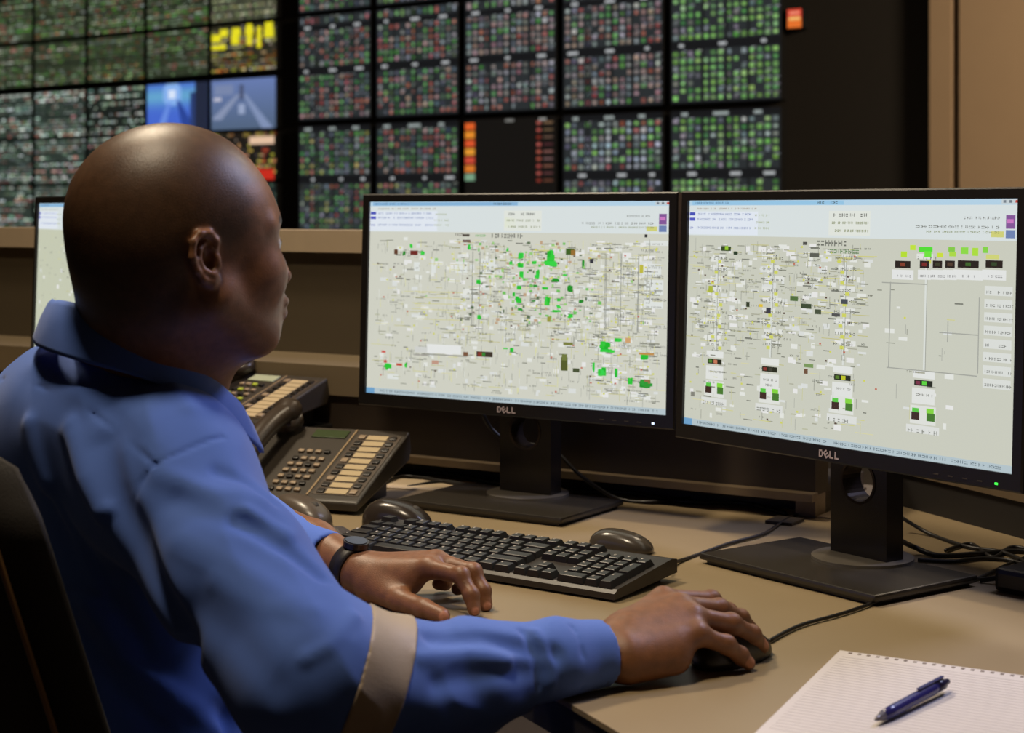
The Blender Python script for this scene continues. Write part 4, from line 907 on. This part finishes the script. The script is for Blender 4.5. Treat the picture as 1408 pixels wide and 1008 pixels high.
# shirt
S_ = SDF()
S_.cap(rS + V3(.002, 0, 0), lS, .070, .070, .05); S_.cap(NB + V3(-.006, 0, -.045), V3(-.40, 1.70, .90), .076, .11, .04)
S_.ell(V3(-.412, 1.742, .88), (.128, .192, .175), .05, M=TM); S_.ell(V3(-.40, 1.75, .66), (.135, .178, .22), .05, M=TM)
S_.cap(NB + V3(-.02, -.03, -.045), rS + V3(-.01, .03, .0), .058, .064, .03)
S_.cap(NB + V3(-.035, .03, -.035), lS + V3(-.01, -.03, .0), .064, .066, .03)
S_.cap(V3(-.436, 1.645, .992), V3(-.350, 1.580, .962), .056, .064, .03)
S_.ell(V3(-.455, 1.69, .968), (.075, .11, .070), .05, M=TM); S_.cap(V3(-.442, 1.672, .998), V3(-.392, 1.602, .992), .046, .050, .04)
mU = (rS + eR) / 2
S_.chain([rS + V3(.0, -.004, -.01), mU + V3(-.006, .0, -.004), eR + V3(-.004, .0, -.006)], [.070, .067, .065], .02, .045)
fa = [eR + V3(0, 0, -.006), at(560, 955, 1.445), at(640, 932, 1.472), at(760, 908, 1.515), at(822, 902, 1.541)]
fr_ = [.064, .060, .049, .0345, .031]
S_.chain(fa, fr_, .012, .02)
cuffL = at(446, 775, 1.925)
S_.chain([lS, eL, at(415, 772, 1.945), cuffL], [.070, .056, .040, .036], .02, .05)
dR = fa[4] - fa[3]; dR /= np.linalg.norm(dR)
S_.cap(fa[4] - dR * .035, fa[4] + dR * .05, .0262, .0272, .001, 's')
dL = wL - cuffL; dL /= np.linalg.norm(dL); S_.cap(cuffL - dL * .02, cuffL + dL * .06, .030, .031, .001, 's')
S_.p.append(('p', 'i', .004, fa[4] + dR * .008, None, None, None, None, None))
S_.p.pop()
S_.cap(NB + V3(.010, .010, .10), hp(-.03, 0, -.04), .064, .066, .004, 's')
S_.disp = None
folds = []
def fold(px, w_, h_, sdf=S_):
    pts = [sdf.march(*p) for p in px]; pts = [p for p in pts if p is not None]
    if len(pts) > 1: folds.append((np.array(pts), w_, h_, np.mean(pts, 0), max(np.linalg.norm(p - np.mean(pts, 0)) for p in pts)))
fold([(143, 610), (165, 690), (205, 780), (262, 880), (310, 990)], .014, -.013)
fold([(76, 690), (100, 740), (140, 800), (195, 900)], .012, -.008)
fold([(44, 585), (64, 660), (96, 730), (140, 810)], .009, .008)
fold([(100, 590), (118, 660), (138, 700)], .010, .010); fold([(140, 706), (150, 700)], .006, .005)
fold([(120, 830), (200, 930), (300, 1000)], .009, .008); fold([(100, 860), (170, 960), (220, 1005)], .009, -.009)
fold([(330, 716), (385, 752), (440, 792), (502, 808)], .008, -.008); fold([(340, 704), (395, 736), (440, 768), (486, 786)], .007, .005)
fold([(420, 906), (450, 890), (486, 850)], .006, .004)
fold([(245, 690), (310, 716), (372, 722)], .012, -.004); fold([(225, 655), (300, 680), (360, 690)], .010, .004); fold([(250, 745), (320, 780), (402, 826)], .012, .004)
fold([(300, 650), (345, 668), (372, 690)], .008, -.004); fold([(150, 560), (180, 610), (190, 660)], .012, -.004); fold([(270, 840), (330, 880), (380, 940)], .016, -.003); fold([(300, 800), (370, 838), (430, 842)], .010, .003)
fold([(590, 880), (660, 878), (720, 892), (762, 900)], .008, -.005); fold([(578, 905), (640, 900), (700, 912)], .007, .004); fold([(600, 940), (680, 925), (750, 922)], .009, -.004); fold([(735, 870), (752, 900), (758, 940)], .005, .004); fold([(720, 870), (738, 905), (742, 945)], .005, -.004)
fold([(60, 500), (110, 540), (160, 560)], .014, .004); fold([(170, 500), (215, 520), (262, 560)], .010, .003)
seams = []
def seam(px):
    pts = [S_.march(*p) for p in px]; pts = [p for p in pts if p is not None]
    if len(pts) > 1: seams.append((np.array(pts), .0024, -.0024, np.mean(pts, 0), max(np.linalg.norm(p - np.mean(pts, 0)) for p in pts)))
seam([(2, 522), (60, 533), (120, 562), (170, 602), (215, 640)]); seam([(215, 640), (250, 622), (286, 606), (306, 602)]); seam([(215, 640), (190, 668), (170, 720)]); seam([(786, 862), (800, 900), (800, 945)])
def poly_dist(P, pts):
    d = np.full(len(P), 9.0)
    for i in range(len(pts) - 1):
        a, b = pts[i], pts[i + 1]; ab = b - a; h = np.clip((P - a) @ ab / (ab @ ab + 1e-12), 0, 1); d = np.minimum(d, np.linalg.norm(P - a - h[:, None] * ab, axis=1))
    return d
def wrinkle(P):
    x, y, z = P.T; q = 1.3 * np.sin(9 * x + 7 * z + 1) + 1.1 * np.sin(11 * y - 8 * z)
    a = np.sin(38 * (x * .8 - z * .5 + y * .3) + 2.2 * q) + .6 * np.sin(71 * (z * .7 + x * .4 - y * .5) + 3 * q + 1.0) + .35 * np.sin(120 * (x * .6 + y * .6 + .3 * z) + 4 * q)
    return (1 - np.abs(a) * .8) * .0021
def shirt(P, c=None, rad=0.0, fine=True):
    d = S_.ev(P, c, rad); near = np.abs(d) < .05
    if near.any():
        Q = P[near]; add = wrinkle(Q)
        for L_ in (folds, seams):
            for pts, w_, h_, mc, mr_ in L_:
                if c is not None and np.linalg.norm(c - mc) > rad + mr_ + w_ * 3: continue
                t = poly_dist(Q, pts) / w_; add = add + h_ * np.exp(-t * t)
        d = d.copy(); d[near] -= add
    return d
# keep it clear of the table and cut the cuff square
def shirt_cut(P, c=None, rad=0.0):
    d = shirt(P, c, rad)
    e = (P - (fa[4] + dR * .004)) @ dR; near = np.linalg.norm(P - fa[4], axis=1) < .12; d = np.where(near, np.maximum(d, e), d)
    e2 = (P - (cuffL + dL * .004)) @ dL; n2_ = np.linalg.norm(P - cuffL, axis=1) < .1; d = np.where(n2_, np.maximum(d, e2), d)
    tb = DESK + .0015 - P[:, 2]; over = (P[:, 0] > .02) | (P[:, 1] > 1.93); d = np.where(over, np.maximum(d, tb), d)
    return np.maximum(d, .60 - P[:, 2])
cloth = mat('shirt_blue_cotton', (80, 112, 192), .82, var=.06, scale=14, bump=.12, bscale=1600, spec=.25, sheen=.15)
sme, SV = S_.mesh('shirt', (-.75, 1.25, .56), (.20, 2.15, 1.12), .0028, f=shirt_cut)
pchild('shirt', sme, cloth)
print('shirt', len(SV), time.time() - _t0)
# grey band round the forearm just below the elbow
bd = np.array([.93, .18, -.37]); bd /= np.linalg.norm(bd)
def band(P, c=None, rad=0.0):
    d = shirt(P, c, rad); p0_ = at(497, 925, 1.41); e = np.abs((P - p0_) @ bd - .010) - .0225
    far = np.linalg.norm(P - p0_, axis=1) > .13
    v = np.maximum(np.maximum(d - .0016, -(d + .004)), e); return np.where(far, .05, v)
rme, RV = S_.mesh('reflective_band', (-.32, 1.28, .66), (-.02, 1.56, .92), .0019, B=16, f=band)
pchild('reflective_band', rme, mat('reflective_tape_grey', (168, 150, 128), .5, var=.08, scale=40, bump=.15, bscale=500, spec=.4), 'grey reflective band')
# collar: a stand and a folded leaf round the neck
col_m = cloth; Cn = V3(-.360, 1.641, 0); cb = MB(); nth = 96; prof = []
ringpts = []
for k in range(nth):
    th = 2 * math.pi * k / nth; cf, sf = math.cos(th), math.sin(th)      # 0 = front
    rad_ = .081 + .004 * cf; ft = -.690
    top = Cn + f3 * (.088 * cf) + r3 * (.084 * sf) + up3 * (1.040 - .058 * cf + .010 * abs(sf) + .004)
    sec = []
    for (o_, dz_) in [(-.004, -.030), (-.003, -.010), (-.001, -.001), (.002, .001), (.006, -.003), (.013, -.018), (.020, -.038), (.0205, -.042), (.018, -.0415), (.010, -.020), (.003, -.006), (.001, -.030)]:
        lean = 1 + .35 * max(0, cf)
        sec.append(top + (f3 * cf * 1.0 + r3 * sf) * o_ * lean + up3 * dz_ * (1 + .12 * math.sin(3 * th)))
    ringpts += sec
ns = 12; gap = 3; fs = []
for k in range(gap, nth - gap):
    j = k + 1
    for q in range(ns): fs.append([k * ns + q, j * ns + q, j * ns + (q + 1) % ns, k * ns + (q + 1) % ns])
fs += [[gap * ns + q for q in range(ns)], [(nth - gap) * ns + q for q in range(ns)][::-1]]
cb.add([p - PO for p in ringpts], fs); o = cb.build('collar', cloth, person, True)
# trousers and shoes (under the desk)
T_ = SDF(); hipR, hipL = V3(-.36, 1.66, .56), V3(-.45, 1.82, .56)
T_.ell(V3(-.41, 1.74, .60), (.14, .18, .12), .04, M=TM)
kneeR, kneeL = hipR + f3 * .40 + V3(0, 0, -.04), hipL + f3 * .40 + V3(0, 0, -.04)
for h_, k_ in ((hipR, kneeR), (hipL, kneeL)): T_.chain([h_, k_, k_ + f3 * .02 + V3(0, 0, -.41)], [.088, .068, .055], .02, .05)
tme, _ = T_.mesh('trousers', (-.70, 1.40, .04), (.2, 2.25, .78), .007, B=16); pchild('trousers', tme, mat('trousers_navy', (30, 38, 66), .85))
for k_ in (kneeR, kneeL):
    H_ = SDF(); a0 = k_ + f3 * .01; H_.chain([V3(a0[0], a0[1], .055), V3(*(a0 + f3 * .10)[:2], .04), V3(*(a0 + f3 * .19)[:2], .034)], [.048, .040, .034], .02); H_.plane((0, 0, .001), (0, 0, -1))
    hme, _ = H_.mesh('shoe', a0 * [1, 1, 0] - V3(.25, .25, .02), a0 * [1, 1, 0] + V3(.3, .3, .14), .006, B=16); pchild('shoe', hme, mat('shoe_black', (22, 20, 19), .5))
# ---------------------------------------------------------------- watch
ax = wL - at(430, 752, 1.955); ax /= np.linalg.norm(ax); wc = at(490, 784, 1.894) - ax * .006
wt = empty('wristwatch', wc, 0, 'black wristwatch on the left wrist of the seated person', 'watch')
wt.rotation_euler = Matrix((tuple(np.cross(ax, V3(0, 0, 1)) / np.linalg.norm(np.cross(ax, V3(0, 0, 1)))), tuple(ax), tuple(np.cross(np.cross(ax, V3(0, 0, 1)) / np.linalg.norm(np.cross(ax, V3(0, 0, 1))), ax)))).transposed().to_euler()
MB().ring((0, 0, 0), .0255, .0280, -.0095, .0095, 48).build('strap', mat('watch_strap', (34, 29, 27), .45, bump=.1), wt, True)
mb = MB(); mb.ring((0, .0, .0270), .0, .0150, -.0005, .006, 36, axis='z'); mb.build('case', mat('watch_case', (70, 62, 58), .2, .7), wt); MB().ring((0, 0, .0331), .0, .0125, 0, .0006, 36, axis='z').build('dial', mat('watch_dial', (30, 28, 34), .08), wt)
# ---------------------------------------------------------------- chair
ch = empty('office_chair', (-.46, 1.70, 0), -math.pi / 2 + PHI + math.pi / 2 - math.pi / 2, 'dark padded office chair with a bronze edge line behind the seated person', 'chair')
# local x = to the person's right, local y = forward
ch.rotation_euler = (0, 0, PHI - math.pi / 2)
blk = mat('chair_black_fabric', (32, 27, 23), .8, bump=.2, bscale=500); pip = mat('chair_bronze_piping', (120, 88, 52), .45, .3)
def chl(P): return np.array([(P - V3(-.46, 1.70, 0)) @ r3, (P - V3(-.46, 1.70, 0)) @ f3, P[2]])
def Yat(px):     # depth where the line of sight meets the right edge of the chair
    return (.27 + (V3(-.46, 1.70, 0) @ r3)) / ((px - CX) / F * r3[0] + r3[1])
cp = [chl(at(px, py, Yat(px))) for px, py in ((-6, 590), (18, 602), (44, 660), (82, 780), (122, 900), (152, 1008), (170, 1080))]; pass
xw = max(c_[0] for c_ in cp); edge = [(c_[1], c_[2]) for c_ in cp[1:]]
ytop, ztop = edge[0]; ybot, zbot = edge[-1]
sl2 = (ybot - ytop) / (zbot - ztop); W2 = .27
mb = MB(); vs = []; nx, nz = 24, 20; zb0, zt0 = .50, ztop + .01
for side_ in (0, 1):
    for j in range(nz + 1):
        for i in range(nx + 1):
            u = i / nx * 2 - 1; v = j / nz; cr = 1 - .07 * max(0, v - .8) * 5 * abs(u) ** 4
            x = u * W2 * (1 - .10 * max(0, v - .85) / .15 * 1); z = zb0 + (zt0 - zb0) * v - .05 * max(0, v - .8) * 5 * abs(u) ** 5 * .8
            y = ytop + (z - ztop) * sl2 - .095 * (1 - u * u)
            th = .030 * (1 - abs(u) ** 8) ** .5 * (1 - abs(2 * v - 1) ** 10) ** .5 + .002
            vs.append((x, y + (th if side_ == 0 else -th), z))
def gi_(s, j, i): return s * (nz + 1) * (nx + 1) + j * (nx + 1) + i
fs = []
for j in range(nz):
    for i in range(nx): fs.append([gi_(0, j, i), gi_(0, j, i + 1), gi_(0, j + 1, i + 1), gi_(0, j + 1, i)]); fs.append([gi_(1, j, i), gi_(1, j + 1, i), gi_(1, j + 1, i + 1), gi_(1, j, i + 1)])
for i in range(nx): fs += [[gi_(0, 0, i), gi_(1, 0, i), gi_(1, 0, i + 1), gi_(0, 0, i + 1)], [gi_(0, nz, i), gi_(0, nz, i + 1), gi_(1, nz, i + 1), gi_(1, nz, i)]]
for j in range(nz): fs += [[gi_(0, j, 0), gi_(0, j + 1, 0), gi_(1, j + 1, 0), gi_(1, j, 0)], [gi_(0, j, nx), gi_(1, j, nx), gi_(1, j + 1, nx), gi_(0, j + 1, nx)]]
mb.add(vs, fs); bkr = mb.build('backrest', blk, ch, True)
ln = [vs[gi_(1, j, nx - 1)] for j in range(nz + 1)]; ln = [(x + .004, y - .001, z) for x, y, z in ln]; MB().tube(ln, .0028, 8).build('piping', pip, bkr, True)
mb = MB().box((0, -.0, .455), (.50, .48, .07), bev=.025); mb.build('seat', blk, ch, True)
MB().box((0, ytop + (.6 - ztop) * sl2 - .11, .55), (.07, .018, .28), bev=.004).build('back_support', plastic, ch)
MB().ring((0, 0, .13), .0, .03, 0, .29, 24, axis='z').build('gas_column', plastic, ch)
for k in range(5):
    g = 2 * math.pi * k / 5 + .3; mb = MB().tube([(0, 0, .12), (.16 * math.cos(g), .16 * math.sin(g), .10), (.29 * math.cos(g), .29 * math.sin(g), .075)], [.024, .018, .014], 10); l_ = mb.build('leg', plastic, ch, True)
    MB().ring((.29 * math.cos(g), .29 * math.sin(g), .029), .0, .028, -.02, .02, 20).build('caster', plastic, l_, True)
print('done', time.time() - _t0)
